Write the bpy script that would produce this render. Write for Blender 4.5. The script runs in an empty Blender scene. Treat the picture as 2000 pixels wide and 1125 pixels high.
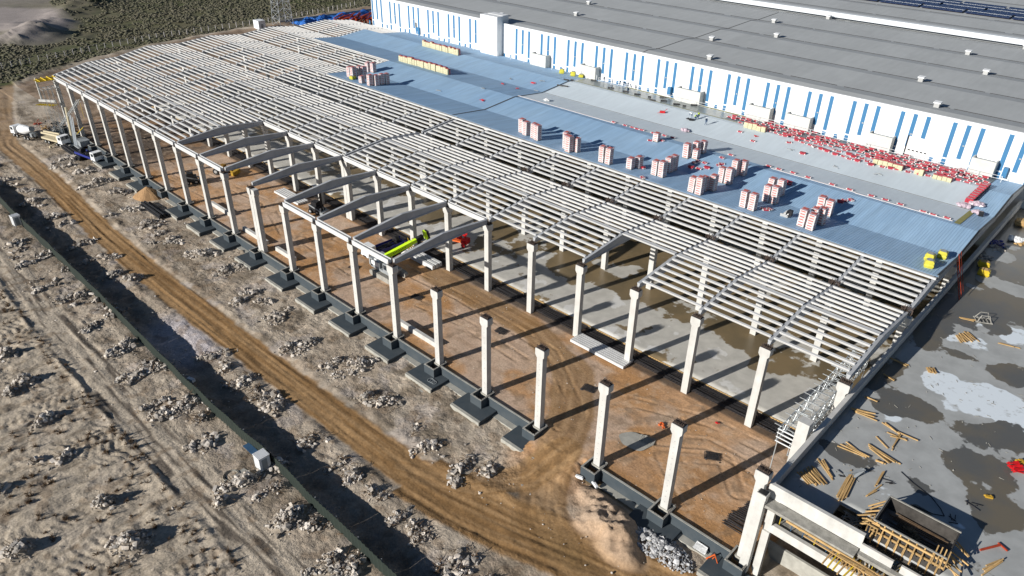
import bpy, bmesh, math, random
import numpy as np
from mathutils import Vector, Matrix
R = math.radians
sc = bpy.context.scene
C = sc.collection
random.seed(11)
rnd = random.uniform

# ------------------------------------------------------------------ camera
cam_d = bpy.data.cameras.new('camera')
cam = bpy.data.objects.new('camera', cam_d)
C.objects.link(cam)
cr = Vector((0.7229375, 0.6907675, 0.0142027)); cu = Vector((-0.3634041, 0.3626844, 0.8581361)); cf = Vector((-0.5876214, 0.6255401, -0.5132258))
m3 = Matrix((cr, cu, -cf)).transposed()
cam.matrix_world = Matrix.Translation((18.267, -57.117, 65.823)) @ m3.to_4x4()
cam_d.sensor_width = 36
cam_d.lens = 25.7356
cam_d.clip_start = 0.5
cam_d.clip_end = 6000
sc.camera = cam

# ------------------------------------------------------------------ sky, sun, exposure
SUN_EL = R(21.5)
SUN_AZ = math.atan2(-0.254, -0.967)          # direction towards the sun, clockwise from +Y
w = bpy.data.worlds.new('World'); sc.world = w; w.use_nodes = True
nt = w.node_tree
bg = nt.nodes['Background']
sky = nt.nodes.new('ShaderNodeTexSky'); sky.sky_type = 'NISHITA'; sky.sun_disc = False
sky.sun_elevation = SUN_EL; sky.sun_rotation = SUN_AZ % (2 * math.pi)
sky.air_density = 0.75; sky.dust_density = 0.0; sky.ozone_density = 2.0
nt.links.new(sky.outputs[0], bg.inputs[0]); bg.inputs[1].default_value = 0.05
sd = bpy.data.lights.new('sun', 'SUN'); sd.energy = 5.0; sd.angle = R(0.5); sd.color = (1.0, 0.96, 0.90)
so = bpy.data.objects.new('sun', sd); C.objects.link(so)
tos = Vector((-0.254, -0.967, 0)).normalized() * math.cos(SUN_EL) + Vector((0, 0, math.sin(SUN_EL)))
so.rotation_euler = tos.to_track_quat('Z', 'Y').to_euler()
so.location = (0, -100, 120)
sc.view_settings.view_transform = 'Standard'; sc.view_settings.look = 'None'
sc.view_settings.exposure = 0.3; sc.view_settings.gamma = 1
sc.cycles.max_bounces = 5; sc.cycles.diffuse_bounces = 2; sc.cycles.glossy_bounces = 2

# ------------------------------------------------------------------ helpers
def tag(o, label=None, cat=None, group=None, kind=None):
    if label: o['label'] = label
    if cat: o['category'] = cat
    if group: o['group'] = group
    if cat and not kind and o.parent is None: o['kind'] = 'thing'
    if kind: o['kind'] = kind
    return o

def empty(name, loc, label, cat, group=None, rz=0):
    o = bpy.data.objects.new(name, None); C.objects.link(o)
    o.location = loc; o.rotation_euler = (0, 0, rz); o.empty_display_size = .3
    return tag(o, label, cat, group)

def mesh_obj(name, me, parent=None, loc=None, rz=0):
    o = bpy.data.objects.new(name, me); C.objects.link(o)
    if parent is not None: o.parent = parent
    if loc is not None: o.location = loc
    if rz: o.rotation_euler = (0, 0, rz)
    return o

class MB:
    def __init__(s): s.v = []; s.f = []; s.m = []
    def add(s, vs, fs, mi=0):
        b = len(s.v); s.v += [tuple(p) for p in vs]
        s.f += [tuple(i + b for i in f) for f in fs]; s.m += [mi] * len(fs)
        return s
    def box(s, x0, x1, y0, y1, z0, z1, mi=0):
        vs = [(x0,y0,z0),(x1,y0,z0),(x1,y1,z0),(x0,y1,z0),(x0,y0,z1),(x1,y0,z1),(x1,y1,z1),(x0,y1,z1)]
        return s.add(vs, BF, mi)
    def obox(s, c, sx, sy, sz, rot, mi=0):
        M = rot if isinstance(rot, Matrix) else Matrix.Rotation(rot, 3, 'Z')
        c = Vector(c)
        vs = [c + M @ Vector((a*sx/2, b*sy/2, d*sz/2)) for d in (-1,1) for a, b in ((-1,-1),(1,-1),(1,1),(-1,1))]
        return s.add(vs, BF, mi)
    def bar(s, p, q, w_, h_=None, mi=0, up=(0,0,1)):
        p = Vector(p); q = Vector(q); h_ = h_ or w_
        d = (q - p); L = d.length
        if L < 1e-6: return s
        d /= L; u = Vector(up)
        if abs(d.dot(u)) > .98: u = Vector((1,0,0))
        r = d.cross(u).normalized(); u = r.cross(d)
        vs = [b + r*a*w_/2 + u*e*h_/2 for b in (p, q) for a, e in ((-1,-1),(1,-1),(1,1),(-1,1))]
        return s.add(vs, [(3,2,1,0),(4,5,6,7),(0,1,5,4),(1,2,6,5),(2,3,7,6),(3,0,4,7)], mi)
    def cyl(s, p, q, r0, r1=None, n=10, mi=0, caps=True):
        p = Vector(p); q = Vector(q); r1 = r0 if r1 is None else r1
        d = (q - p).normalized(); u = Vector((0,0,1)) if abs(d.z) < .95 else Vector((1,0,0))
        a = d.cross(u).normalized(); b = a.cross(d)
        vs = []
        for c, r in ((p, r0), (q, r1)):
            for i in range(n):
                t = 2*math.pi*i/n; vs.append(c + a*math.cos(t)*r + b*math.sin(t)*r)
        fs = [(i, i+n, (i+1) % n + n, (i+1) % n) for i in range(n)]
        if caps: fs += [tuple(range(n)), tuple(range(2*n-1, n-1, -1))]
        return s.add(vs, fs, mi)
    def prism(s, pts, x0, x1, mi=0):
        """polygon of (y,z) extruded along x"""
        n = len(pts)
        vs = [(x0, y, z) for y, z in pts] + [(x1, y, z) for y, z in pts]
        fs = [(i, (i+1) % n, (i+1) % n + n, i + n) for i in range(n)] + [tuple(range(n-1, -1, -1)), tuple(range(n, 2*n))]
        return s.add(vs, fs, mi)
    def rock(s, c, r, mi=0, flat=.8):
        j = random.random() * 6.28; cj, sj = math.cos(j), math.sin(j)
        vs = []
        ax, ay, az = r*rnd(.6,1.2), r*rnd(.5,1), r*rnd(.45,flat)
        for x, y, z in ICO_V:
            k = rnd(.72, 1.22); x *= ax*k; y *= ay*k; z *= az*k
            vs.append((c[0] + x*cj - y*sj, c[1] + x*sj + y*cj, c[2] + z))
        return s.add(vs, ICO_F, mi)
    def slab(s, c, r, mi=0):
        """an angular broken block"""
        rot = Matrix.Rotation(rnd(0, 6.28), 3, 'Z') @ Matrix.Rotation(rnd(-.9,.9), 3, 'X') @ Matrix.Rotation(rnd(-.6,.6), 3, 'Y')
        r *= .66; ax, ay, az = r*rnd(.7,1.3), r*rnd(.5,1.0), r*rnd(.35,.8); c = Vector(c)
        vs = [c + rot @ Vector((a*ax*rnd(.35,1.1), b*ay*rnd(.35,1.1), d*az*rnd(.5,1.1))) for d in (-1,1) for a, b in ((-1,-1),(1,-1),(1,1),(-1,1))]
        return s.add(vs, BF, mi)
    def mesh(s, name, mats):
        me = bpy.data.meshes.new(name); me.from_pydata(s.v, [], s.f)
        for m in (mats if isinstance(mats, (list, tuple)) else [mats]): me.materials.append(m)
        if any(s.m): me.polygons.foreach_set('material_index', s.m)
        me.update()
        return me
    def build(s, name, mats, parent=None, loc=None, rz=0):
        return mesh_obj(name, s.mesh(name, mats), parent, loc, rz)
BF = [(3,2,1,0),(4,5,6,7),(0,1,5,4),(1,2,6,5),(2,3,7,6),(3,0,4,7)]
_p = (1 + 5**.5) / 2
ICO_V = [Vector(v).normalized() for v in [(-1,_p,0),(1,_p,0),(-1,-_p,0),(1,-_p,0),(0,-1,_p),(0,1,_p),(0,-1,-_p),(0,1,-_p),(_p,0,-1),(_p,0,1),(-_p,0,-1),(-_p,0,1)]]
ICO_F = [(0,11,5),(0,5,1),(0,1,7),(0,7,10),(0,10,11),(1,5,9),(5,11,4),(11,10,2),(10,7,6),(7,1,8),(3,9,4),(3,4,2),(3,2,6),(3,6,8),(3,8,9),(4,9,5),(2,4,11),(6,2,10),(8,6,7),(9,8,1)]

def copy_tree(o, parent=None):
    c = o.copy(); C.objects.link(c)
    if parent is not None: c.parent = parent
    for ch in list(o.children): copy_tree(ch, c)
    return c

# ------------------------------------------------------------------ materials
MATS = {}
def mat(name, col, rough=.8, var=.15, scale=1.0, metal=0.0, bump=0.0, bscale=8.0, col2=None, island=0.0, spec=.3):
    """principled with world-space noise variation of the base colour"""
    if name in MATS: return MATS[name]
    m = bpy.data.materials.new(name); m.use_nodes = True
    n = m.node_tree.nodes; l = m.node_tree.links
    b = n['Principled BSDF']; b.inputs['Roughness'].default_value = rough; b.inputs['Metallic'].default_value = metal
    b.inputs['Specular IOR Level'].default_value = spec
    geo = n.new('ShaderNodeNewGeometry')
    nz = n.new('ShaderNodeTexNoise'); nz.inputs['Scale'].default_value = scale; nz.inputs['Detail'].default_value = 6; nz.inputs['Roughness'].default_value = .65
    l.new(geo.outputs['Position'], nz.inputs['Vector'])
    mx = n.new('ShaderNodeMix'); mx.data_type = 'RGBA'
    ramp = n.new('ShaderNodeMapRange'); ramp.inputs[1].default_value = .3; ramp.inputs[2].default_value = .7
    l.new(nz.outputs[0], ramp.inputs[0]); l.new(ramp.outputs[0], mx.inputs[0])
    c2 = col2 or tuple(c * (1 - var) for c in col); c1 = tuple(min(1, c * (1 + var)) for c in col) if not col2 else col
    mx.inputs[6].default_value = (*c1, 1); mx.inputs[7].default_value = (*c2, 1)
    out = mx.outputs[2]
    if island:
        hs = n.new('ShaderNodeHueSaturation'); mr = n.new('ShaderNodeMapRange')
        mr.inputs[3].default_value = 1 - island; mr.inputs[4].default_value = 1 + island
        l.new(geo.outputs['Random Per Island'], mr.inputs[0]); l.new(mr.outputs[0], hs.inputs['Value'])
        l.new(out, hs.inputs['Color']); out = hs.outputs[0]
    l.new(out, b.inputs['Base Color'])
    if bump:
        n2 = n.new('ShaderNodeTexNoise'); n2.inputs['Scale'].default_value = bscale; n2.inputs['Detail'].default_value = 5
        l.new(geo.outputs['Position'], n2.inputs['Vector'])
        bp = n.new('ShaderNodeBump'); bp.inputs['Strength'].default_value = bump; bp.inputs['Distance'].default_value = .1
        l.new(n2.outputs[0], bp.inputs['Height']); l.new(bp.outputs[0], b.inputs['Normal'])
    MATS[name] = m
    return m

M = dict(
    column=mat('precast_white', (.52,.51,.48), .8, .10, .8, bump=.15),
    purlin=mat('precast_purlin', (.56,.56,.55), .7, .10, .7, island=.05),
    girder=mat('precast_girder', (.40,.41,.42), .75, .12, .6, bump=.1),
    dirtyconc=mat('dirty_concrete', (.30,.29,.26), .9, .3, 1.5, bump=.4),
    rebar=mat('rusty_rebar', (.07,.05,.04), .8, .4, 3, island=.4),
    rebard=mat('dark_rebar', (.035,.033,.035), .7, .3, 2, island=.4),
    bitumen=mat('bitumen_coat', (.045,.060,.072), .6, .25, .6, bump=.1, col2=(.07,.082,.09)),
    blind=mat('blinding_concrete', (.36,.35,.31), .9, .2, 1),
    blueroof=mat('blue_roof_sheet', (.35,.505,.66), .6, .05, .05, col2=(.29,.45,.63), spec=.3),
    membrane=mat('pale_membrane', (.58,.65,.69), .6, .04, .08, spec=.4),
    film=mat('grey_film', (.17,.20,.20), .3, .2, .35, col2=(.24,.27,.26), spec=.6),
    filmdark=mat('dark_grey_film', (.12,.15,.17), .5, .2, .5),
    glue=mat('yellow_strip', (.30,.28,.10), .8, .15, 1),
    whitewall=mat('white_cladding', (.76,.77,.77), .55, .03, .2),
    bluestripe=mat('blue_strip', (.045,.17,.33), .5, .05, .5),
    greyroof=mat('grey_membrane', (.39,.405,.405), .85, .05, .15, bump=.05, bscale=3),
    greyroof2=mat('grey_membrane_dark', (.20,.205,.205), .85, .06, .15),
    blackline=mat('black_seam', (.07,.07,.07), .9, .2, 1),
    whiteband=mat('white_roof_band', (.62,.65,.67), .6, .05, .3),
    panel=mat('solar_blue', (.012,.02,.07), .25, .1, .5, spec=.6),
    vent=mat('vent_metal', (.45,.45,.44), .45, .1, 2, metal=.3),
    red=mat('red_wrap', (.38,.03,.05), .45, .25, 1.2, island=.2, spec=.4),
    packwhite=mat('white_wrap', (.62,.58,.57), .45, .1, 1.5, island=.1),
    wool=mat('beige_wool', (.48,.45,.30), .95, .15, 1.5, island=.12),
    plastic=mat('pink_film', (.50,.40,.45), .35, .3, 3, spec=.6),
    pallet=mat('pallet_wood', (.30,.20,.10), .9, .2, 2),
    timber=mat('formwork_timber', (.46,.30,.13), .8, .2, 1.2, island=.25),
    yellowt=mat('yellow_beam', (.60,.43,.03), .6, .15, 1, island=.2),
    yellowwrap=mat('yellow_wrap', (.56,.51,.06), .5, .1, 1),
    ply=mat('dark_plywood', (.055,.05,.045), .6, .4, 1.2),
    prop=mat('blue_prop', (.05,.12,.22), .5, .2, 1, metal=.3),
    steel=mat('galv_steel', (.50,.53,.54), .4, .1, 1, metal=.5),
    black=mat('black_plastic', (.018,.018,.02), .5, .3, 1),
    tyre=mat('tyre_rubber', (.025,.025,.025), .9, .2, 1),
    glass=mat('cab_glass', (.02,.03,.04), .1, .1, 1, spec=.8),
    whitep=mat('white_paint', (.75,.76,.76), .4, .05, 1),
    greyp=mat('grey_paint', (.28,.30,.31), .5, .1, 1),
    lime=mat('lime_paint', (.62,.95,.02), .4, .05, 1),
    redp=mat('red_paint', (.60,.015,.02), .4, .1, 1),
    bluep=mat('blue_paint', (.03,.04,.22), .4, .1, 1),
    orangep=mat('orange_paint', (.65,.13,.03), .5, .15, 1),
    beigep=mat('beige_paint', (.55,.48,.33), .6, .1, 1),
    yellowp=mat('machine_yellow', (.45,.27,.03), .6, .15, 1),
    fence=mat('green_fence_sheet', (.026,.036,.028), .7, .2, .5, col2=(.02,.028,.024)),
    boxpanel=mat('box_panel', (.56,.56,.53), .7, .08, .5),
    label=mat('red_label', (.50,.13,.11), .6, .2, 2),
    tarp=mat('blue_tarp', (.02,.07,.30), .6, .4, .5, col2=(.03,.20,.62)),
    redst=mat('rust_red_steel', (.35,.05,.02), .6, .2, 1, island=.3),
    sand=mat('orange_sand', (.36,.22,.11), .95, .12, 1.5, bump=.5, bscale=3),
    rock=mat('rubble_stone', (.52,.49,.45), .9, .3, .9, island=.55, col2=(.36,.30,.235)),
    rockg=mat('grey_rubble', (.42,.42,.42), .9, .25, 2, island=.35),
    mound=mat('heap_soil', (.33,.28,.22), .95, .3, 1.2, bump=.8, bscale=3),
    twig=mat('dry_twig', (.13,.085,.05), .9, .3, 3, island=.4),
    scrub=mat('olive_scrub', (.095,.098,.056), .9, .35, .12, col2=(.13,.115,.082), island=.2),
    skin=mat('skin', (.45,.28,.2), .6, .05, 3),
    dark=mat('dark_cloth', (.03,.035,.05), .9, .2, 3),
    navy=mat('blue_cloth', (.05,.09,.16), .9, .2, 3),
    hivis=mat('hi_vis_cloth', (.55,.70,.04), .8, .1, 3),
    pipe=mat('white_pipe', (.66,.67,.66), .5, .08, 1),
)

def panels(m_, axis, size, amt, streak=0):
    """vary the base colour from one sheet to the next, with soft dirt drawn along the sheets"""
    n = m_.node_tree.nodes; l = m_.node_tree.links; b = n['Principled BSDF']; src = b.inputs['Base Color'].links[0].from_socket
    geo = n.new('ShaderNodeNewGeometry'); sp = n.new('ShaderNodeSeparateXYZ'); l.new(geo.outputs['Position'], sp.inputs[0])
    sn = n.new('ShaderNodeMath'); sn.operation = 'SNAP'; sn.inputs[1].default_value = size; l.new(sp.outputs[axis], sn.inputs[0])
    wn = n.new('ShaderNodeTexWhiteNoise'); wn.noise_dimensions = '1D'; l.new(sn.outputs[0], wn.inputs['W'])
    mr = n.new('ShaderNodeMapRange'); mr.inputs[3].default_value = 1-amt; mr.inputs[4].default_value = 1+amt; l.new(wn.outputs['Value'], mr.inputs[0])
    mp = n.new('ShaderNodeMapping'); mp.inputs['Scale'].default_value = (.9, .12, .12) if axis == 0 else (.1, .9, .1); l.new(geo.outputs['Position'], mp.inputs[0])
    nz = n.new('ShaderNodeTexNoise'); nz.inputs['Scale'].default_value = 1.3; nz.inputs['Detail'].default_value = 6; l.new(mp.outputs[0], nz.inputs['Vector'])
    m2 = n.new('ShaderNodeMapRange'); m2.inputs[1].default_value = .3; m2.inputs[2].default_value = .75; m2.inputs[3].default_value = 1+streak; m2.inputs[4].default_value = 1-streak; l.new(nz.outputs[0], m2.inputs[0])
    mm = n.new('ShaderNodeMath'); mm.operation = 'MULTIPLY'; l.new(mr.outputs[0], mm.inputs[0]); l.new(m2.outputs[0], mm.inputs[1])
    hs = n.new('ShaderNodeHueSaturation'); l.new(mm.outputs[0], hs.inputs['Value']); l.new(src, hs.inputs['Color']); l.new(hs.outputs[0], b.inputs['Base Color'])
panels(M['blueroof'], 0, 1.0, .04, .10); panels(M['membrane'], 0, 2.0, .015, .05); panels(M['whitewall'], 0, 1.205, .02, .05)
panels(M['greyroof'], 0, 10.0, .03, .05); panels(M['column'], 0, .5, .02, .10); panels(M['girder'], 0, .7, .02, .12)

# ------------------------------------------------------------------ value noise in numpy
def _h(ix, iy, s):
    n = (ix.astype(np.int64) * 374761393 + iy.astype(np.int64) * 668265263 + s * 1442695041) & 0xffffffff
    n = ((n ^ (n >> 13)) * 1274126177) & 0xffffffff
    n = (n ^ (n >> 16)) & 0xffffffff
    return n / 4294967295.0
def vn(x, y, s=0):
    ix = np.floor(x); iy = np.floor(y); fx = x - ix; fy = y - iy
    fx = fx*fx*(3-2*fx); fy = fy*fy*(3-2*fy)
    a = _h(ix, iy, s); b = _h(ix+1, iy, s); c = _h(ix, iy+1, s); d = _h(ix+1, iy+1, s)
    return (a*(1-fx)+b*fx)*(1-fy) + (c*(1-fx)+d*fx)*fy
def fbm(x, y, s=0, o=4):
    t = 0; a = .5; w_ = 0
    for i in range(o):
        t = t + a*vn(x, y, s+i*17); w_ += a; a *= .5; x = x*2.03+3.1; y = y*2.03+1.7
    return t / w_
def sst(a, b, x):
    t = np.clip((x-a)/(b-a), 0, 1); return t*t*(3-2*t)
def poly(x, y, pts):
    """distance to a polyline, distance along it and signed offset"""
    best = np.full(x.shape, 1e9); al = np.zeros(x.shape); sg = np.zeros(x.shape); acc = 0
    for (x0, y0), (x1, y1) in zip(pts, pts[1:]):
        dx, dy = x1-x0, y1-y0; L = math.hypot(dx, dy)
        t = np.clip(((x-x0)*dx+(y-y0)*dy)/L/L, 0, 1)
        d = np.hypot(x-x0-t*dx, y-y0-t*dy); u = d < best
        best = np.where(u, d, best); al = np.where(u, acc+t*L, al)
        sg = np.where(u, ((x-x0)*dy-(y-y0)*dx)/L, sg); acc += L
    return best, al, sg

S = 20.107                                    # width of a roof span
def kx(k): return -10.0*k if k < 10 else -10.0*k - 1.0
def rz(y):
    t = (y / S) % 1.0
    return 13.45 + .95*(1 - abs(2*t - 1))
ORD = ['first','second','third','fourth','fifth','sixth','seventh','eighth','ninth','tenth','eleventh','twelfth','thirteenth','fourteenth','fifteenth','sixteenth','seventeenth','eighteenth','nineteenth','twentieth','twenty-first','twenty-second','twenty-third']
def far_x(y):
    return float(np.interp(y, [0, 10, 21, 30, 39, 65, 75, 90, 101], [-202.3, -206, -211.5, -214, -215.5, -214, -214.5, -212, -209.5]))
# measured world positions (metres)
HEAPS=[('a', -179.6, -9.7, 4), ('a', -169.2, -9.5, 3.6), ('a', -159.9, -8.0, 4), ('a', -151.2, -7.6, 4), ('a', -140.5, -10.0, 3.5), ('a', -131.3, -9.6, 3.2), ('a', -120.5, -9.6, 3.2), ('a', -109.8, -8.0, 3.6), ('a', -101.1, -7.8, 3.2), ('a', -90.2, -9.2, 3.2), ('a', -80.6, -9.7, 3.0), ('a', -70.4, -10.1, 3.4), ('a', -59.2, -8.3, 3.4), ('a', -50.2, -10.9, 2.6), ('a', -53.2, -11.4, 2), ('a', -39.2, -11.5, 2.4), ('a', -32.7, -11.4, 2.6), ('a', -30.3, -8.9, 2.0), ('b', -188.5, -17.9, 3.6), ('b', -176.2, -18.9, 3.6), ('b', -166.4, -20.6, 4), ('b', -159.2, -18.6, 4), ('b', -147.5, -20.0, 4.2), ('b', -142.5, -19.2, 3.6), ('b', -131.1, -20.3, 3.6), ('b', -122.2, -19.6, 3.6), ('b', -110.8, -20.2, 3.4), ('b', -114.7, -20.0, 3), ('b', -89.0, -21.2, 3), ('b', -89.5, -18.7, 2.6), ('b', -81.0, -19.2, 3.2), ('b', -77.8, -21.9, 3), ('b', -73.7, -21.0, 3.2), ('b', -68.8, -21.4, 2.8), ('b', -68.9, -18.6, 3.2), ('b', -60.1, -20.7, 3.4), ('b', -62.6, -21.2, 2.6), ('b', -50.7, -19.6, 2.8), ('b', -50.7, -22.0, 2.6), ('b', -41.4, -20.4, 3), ('b', -37.9, -20.0, 2.4), ('b', -44.7, -21.7, 2.2), ('b', -32.1, -20.7, 2.6), ('b', -29.7, -20.3, 2.8), ('b', -28.1, -22.3, 2.2), ('b', -22.9, -20.9, 3), ('b', -21.7, -19.3, 2.8), ('b', -22.2, -22.7, 2.4), ('b', -18.7, -19.5, 2.4), ('c', -139.8, -31.6, 2.6), ('c', -129.6, -32.3, 2.8), ('c', -130.9, -29.2, 2.4), ('c', -122.3, -28.5, 1.6), ('c', -118.3, -32.8, 2.0), ('c', -111.1, -32.5, 2.2), ('c', -110.5, -28.7, 2.6), ('c', -99.6, -31.5, 2.4), ('c', -100.8, -28.8, 2.2), ('c', -89.5, -32.2, 3), ('c', -90.4, -29.2, 2.4), ('c', -81.4, -32.6, 3), ('c', -81.2, -29.4, 2.6), ('c', -70.0, -33.2, 3), ('c', -69.9, -29.5, 3), ('c', -59.8, -31.7, 2.6), ('c', -50.7, -32.0, 3.0), ('c', -50.2, -29.7, 2.6), ('c', -41.5, -30.4, 3.2), ('c', -33.2, -32.0, 2.4), ('c', -30.5, -29.3, 2.6), ('c', -73.0, -33.4, 2), ('d', -100.1, -44.6, 2.4), ('d', -90.6, -44.7, 2.8), ('d', -89.7, -46.7, 1.8), ('d', -80.0, -45.2, 2.8), ('d', -70.5, -45.6, 2.2), ('d', -59.3, -45.4, 2.3), ('d', -50.7, -45.4, 3.4), ('d', -58.9, -54.8, 2.6), ('d', -49.4, -36.0, 1.6), ('d', -70.4, -53.1, 2.0), ('d', -72.2, -48.8, 1.4)]
STACKS=[(-83.4, 53.5, 2.9), (-81.6, 52.8, 2.9), (-79.1, 52.5, 2.9), (-77.7, 52.0, 2.9), (-71.5, 53.1, 2.9), (-70.3, 52.5, 2.9), (-68.7, 52.4, 2.9), (-67.8, 52.6, 2.9), (-60.7, 51.7, 2.9), (-59.2, 51.7, 2.9), (-55.1, 53.0, 2.0), (-54.5, 54.9, 2.0), (-50.1, 54.0, 2.9), (-48.7, 54.1, 2.9), (-49.5, 57.6, 2.9), (-49.7, 59.5, 2.9), (-51.0, 66.1, 2.7), (-49.3, 66.8, 1.6), (-50.3, 68.2, 2.7), (-49.7, 69.8, 2.5), (-40.8, 51.6, 2.9), (-39.3, 51.5, 2.9), (-39.9, 54.9, 2.6), (-38.9, 55.4, 2.9), (-40.3, 61.0, 2.9), (-38.9, 61.1, 2.9), (-39.6, 65.0, 2.9), (-38.7, 65.9, 2.9), (-31.2, 52.4, 2.9), (-29.6, 52.3, 2.9), (-30.1, 58.7, 2.9), (-28.8, 58.8, 2.9), (-31.3, 62.4, 2.9), (-29.6, 62.7, 2.9), (-21.0, 52.4, 2.7), (-19.4, 52.1, 2.7), (-20.1, 55.6, 2.7), (-19.3, 55.9, 2.7), (-21.5, 60.9, 2.8), (-20.2, 61.0, 2.8), (-60.1, 69.1, 1.6), (-144.4, 53.1, 2.7), (-142.4, 52.9, 2.7), (-143.8, 55.7, 2.7), (-141.8, 55.7, 2.7), (-133.8, 51.7, 2.7), (-133.2, 53.0, 2.7), (-133.5, 55.0, 2.7), (-133.4, 56.5, 2.7), (-137.1, 51.6, 1.7), (-145.7, 61.6, 2.6), (-147.2, 61.0, 2.6)]
LINEPACKS=[(-73.4, 72.2), (-70.4, 72.3), (-68.5, 72.3), (-67.2, 72.2), (-66.1, 72.4), (-63.3, 72.6), (-60.8, 73.1), (-58.9, 73.3), (-53.0, 73.1), (-45.1, 72.8), (-36.9, 72.6), (-34.8, 72.5), (-32.1, 72.8), (-29.1, 72.6), (-24.5, 72.5), (-21.3, 72.4), (-17.5, 72.4), (-15.1, 72.4), (-12.5, 72.3), (-8.7, 71.9), (-7.1, 71.8), (-5.0, 72.1)]
LOOSEPACKS=[(-48.3, 64.7), (-48.1, 65.7), (-46.7, 65.9), (-47.7, 62.6), (-46.3, 63.1), (-45.2, 64.2), (-45.3, 69.9), (-44.0, 67.4), (-44.1, 66.5), (-40.3, 69.9), (-28.5, 54.3), (-27.9, 54.0), (-27.7, 55.0), (-30.2, 67.3), (-30.5, 67.8), (-20.4, 66.4), (-20.1, 67.3), (-19.3, 68.2), (-39.2, 66.9), (-61.1, 68.4), (-59.1, 69.8), (-50.3, 50.2), (-50.9, 87.3), (-46.4, 84.6), (-35.7, 84.8), (-40.3, 88.2), (-53.7, 55.1)]
PEOPLE=[(-95.8, 101.9, 's'), (-91.1, 100.3, 'b'), (-89.7, 101.0, 'b'), (-88.3, 101.1, 's'), (-85.7, 94.5, 'k'), (-90.3, 94.1, 'k'), (-58.6, 86.1, 'w'), (-63.1, 87.5, 'b'), (-62.2, 87.4, 'k'), (-61.8, 88.0, 'b')]
LUMBER=[(1.7, 5.4, 3.4, 4.6, 2.4, 7.5, 4.5, 6.0, 11), (2.4, 8.8, 4.9, 6.8, 2.7, 9.3, 3.9, 8.0, 3), (6.0, 4.9, 5.6, 9.6, 6.8, 5.1, 6.4, 8.4, 8), (3.2, 12.5, 5.9, 12.9, 3.4, 13.7, 5.9, 13.0, 4), (5.0, 15.3, 8.7, 14.6, 5.6, 14.6, 7.8, 13.6, 6), (6.9, 13.3, 7.8, 13.3, 7.0, 13.1, 7.8, 13.1, 3), (1.4, 20.0, 3.6, 20.9, 2.2, 19.6, 4.5, 19.8, 8), (1.9, 23.3, 3.4, 23.6, 2.0, 23.3, 3.5, 23.2, 2), (5.0, 20.0, 7.1, 19.5, 5.4, 20.2, 7.0, 19.2, 3), (6.5, 19.6, 9.2, 19.8, 6.7, 19.5, 9.0, 19.6, 2), (7.2, 19.3, 7.5, 16.1, 7.4, 19.3, 7.5, 16.6, 2), (6.2, 18.7, 8.3, 18.9, 6.5, 18.1, 7.9, 18.8, 2), (5.3, 17.2, 7.0, 16.1, 5.5, 17.1, 7.1, 16.0, 1), (8.1, 12.0, 8.3, 9.4, 8.2, 12.0, 8.4, 9.5, 2), (8.1, 6.9, 8.7, 9.6, 8.2, 7.2, 8.7, 8.6, 2), (5.7, 45.5, 6.7, 44.1, 6.3, 47.7, 8.1, 46.3, 10), (5.2, 34.9, 5.7, 34.0, 6.0, 35.4, 6.6, 34.4, 9), (1.2, 33.7, 3.6, 33.7, 1.3, 33.6, 3.2, 33.3, 2), (1.7, 29.6, 3.2, 29.4, 1.9, 29.4, 3.2, 29.0, 2), (4.7, 51.0, 6.8, 52.0, 4.9, 50.7, 6.5, 51.2, 2), (10.3, 47.9, 12.7, 48.4, 10.5, 47.6, 12.4, 48.1, 2), (19.5, 6.4, 20.3, 8.0, 19.5, 4.8, 20.4, 7.9, 4)]
MISC={'yel1': [1.4, 71.1], 'yel2': [3.0, 67.5], 'brown1': [1.8, 93.3], 'white1': [3.9, 85.0], 'frame': [7.5, 52.5], 'redstack': [18.2, 22.4], 'yellowbit': [18.3, 23.9], 'blue': [1.0, 81.0], 'deb': [2.3, 78.8], 'yelbag': [17.3, 16.0]}
VINES=[(-110.0, -40.9), (-113.7, -37.9), (-111.4, -37.8), (-116.4, -38.3), (-114.1, -40.5), (-104.0, -40.0), (-102.1, -40.2), (-100.8, -39.5), (-97.0, -40.0), (-98.3, -37.4), (-102.5, -41.6), (-95.0, -39.9), (-93.1, -40.2), (-91.1, -38.7), (-88.3, -38.9), (-91.3, -42.5), (-88.5, -37.4), (-81.2, -38.3), (-81.8, -40.5), (-79.8, -40.2), (-80.2, -42.1), (-78.0, -39.1), (-77.8, -38.2), (-79.0, -43.1), (-77.9, -40.5), (-78.3, -47.5), (-77.0, -50.3), (-79.2, -49.1), (-72.8, -42.1), (-71.2, -41.7), (-69.9, -40.9), (-70.4, -39.7), (-72.0, -38.4), (-70.5, -42.6), (-70.4, -50.8), (-70.1, -49.9), (-68.4, -48.8), (-69.0, -51.8), (-64.1, -40.9), (-64.6, -40.0), (-63.4, -39.6), (-61.6, -38.4), (-59.8, -39.8), (-58.5, -39.1), (-59.2, -41.0), (-59.9, -42.3), (-52.4, -40.6), (-49.6, -39.4), (-48.6, -39.0), (-48.2, -40.7), (-49.3, -40.8), (-52.2, -42.5), (-48.4, -42.4), (-61.0, -50.1), (-61.8, -51.7), (-59.7, -49.4), (-58.6, -48.6), (-52.0, -48.9), (-51.0, -50.3), (-49.1, -48.6), (-48.8, -47.9), (-58.2, -51.5), (-42.0, -38.6), (-40.4, -38.8), (-42.0, -41.0), (-40.6, -40.6), (-42.9, -42.3), (-126.7, -36.1), (-123.6, -38.2), (-120.2, -34.7), (-54.8, -44.0), (-60.0, -43.5), (-65.7, -51.4), (-65.4, -53.9)]
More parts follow.
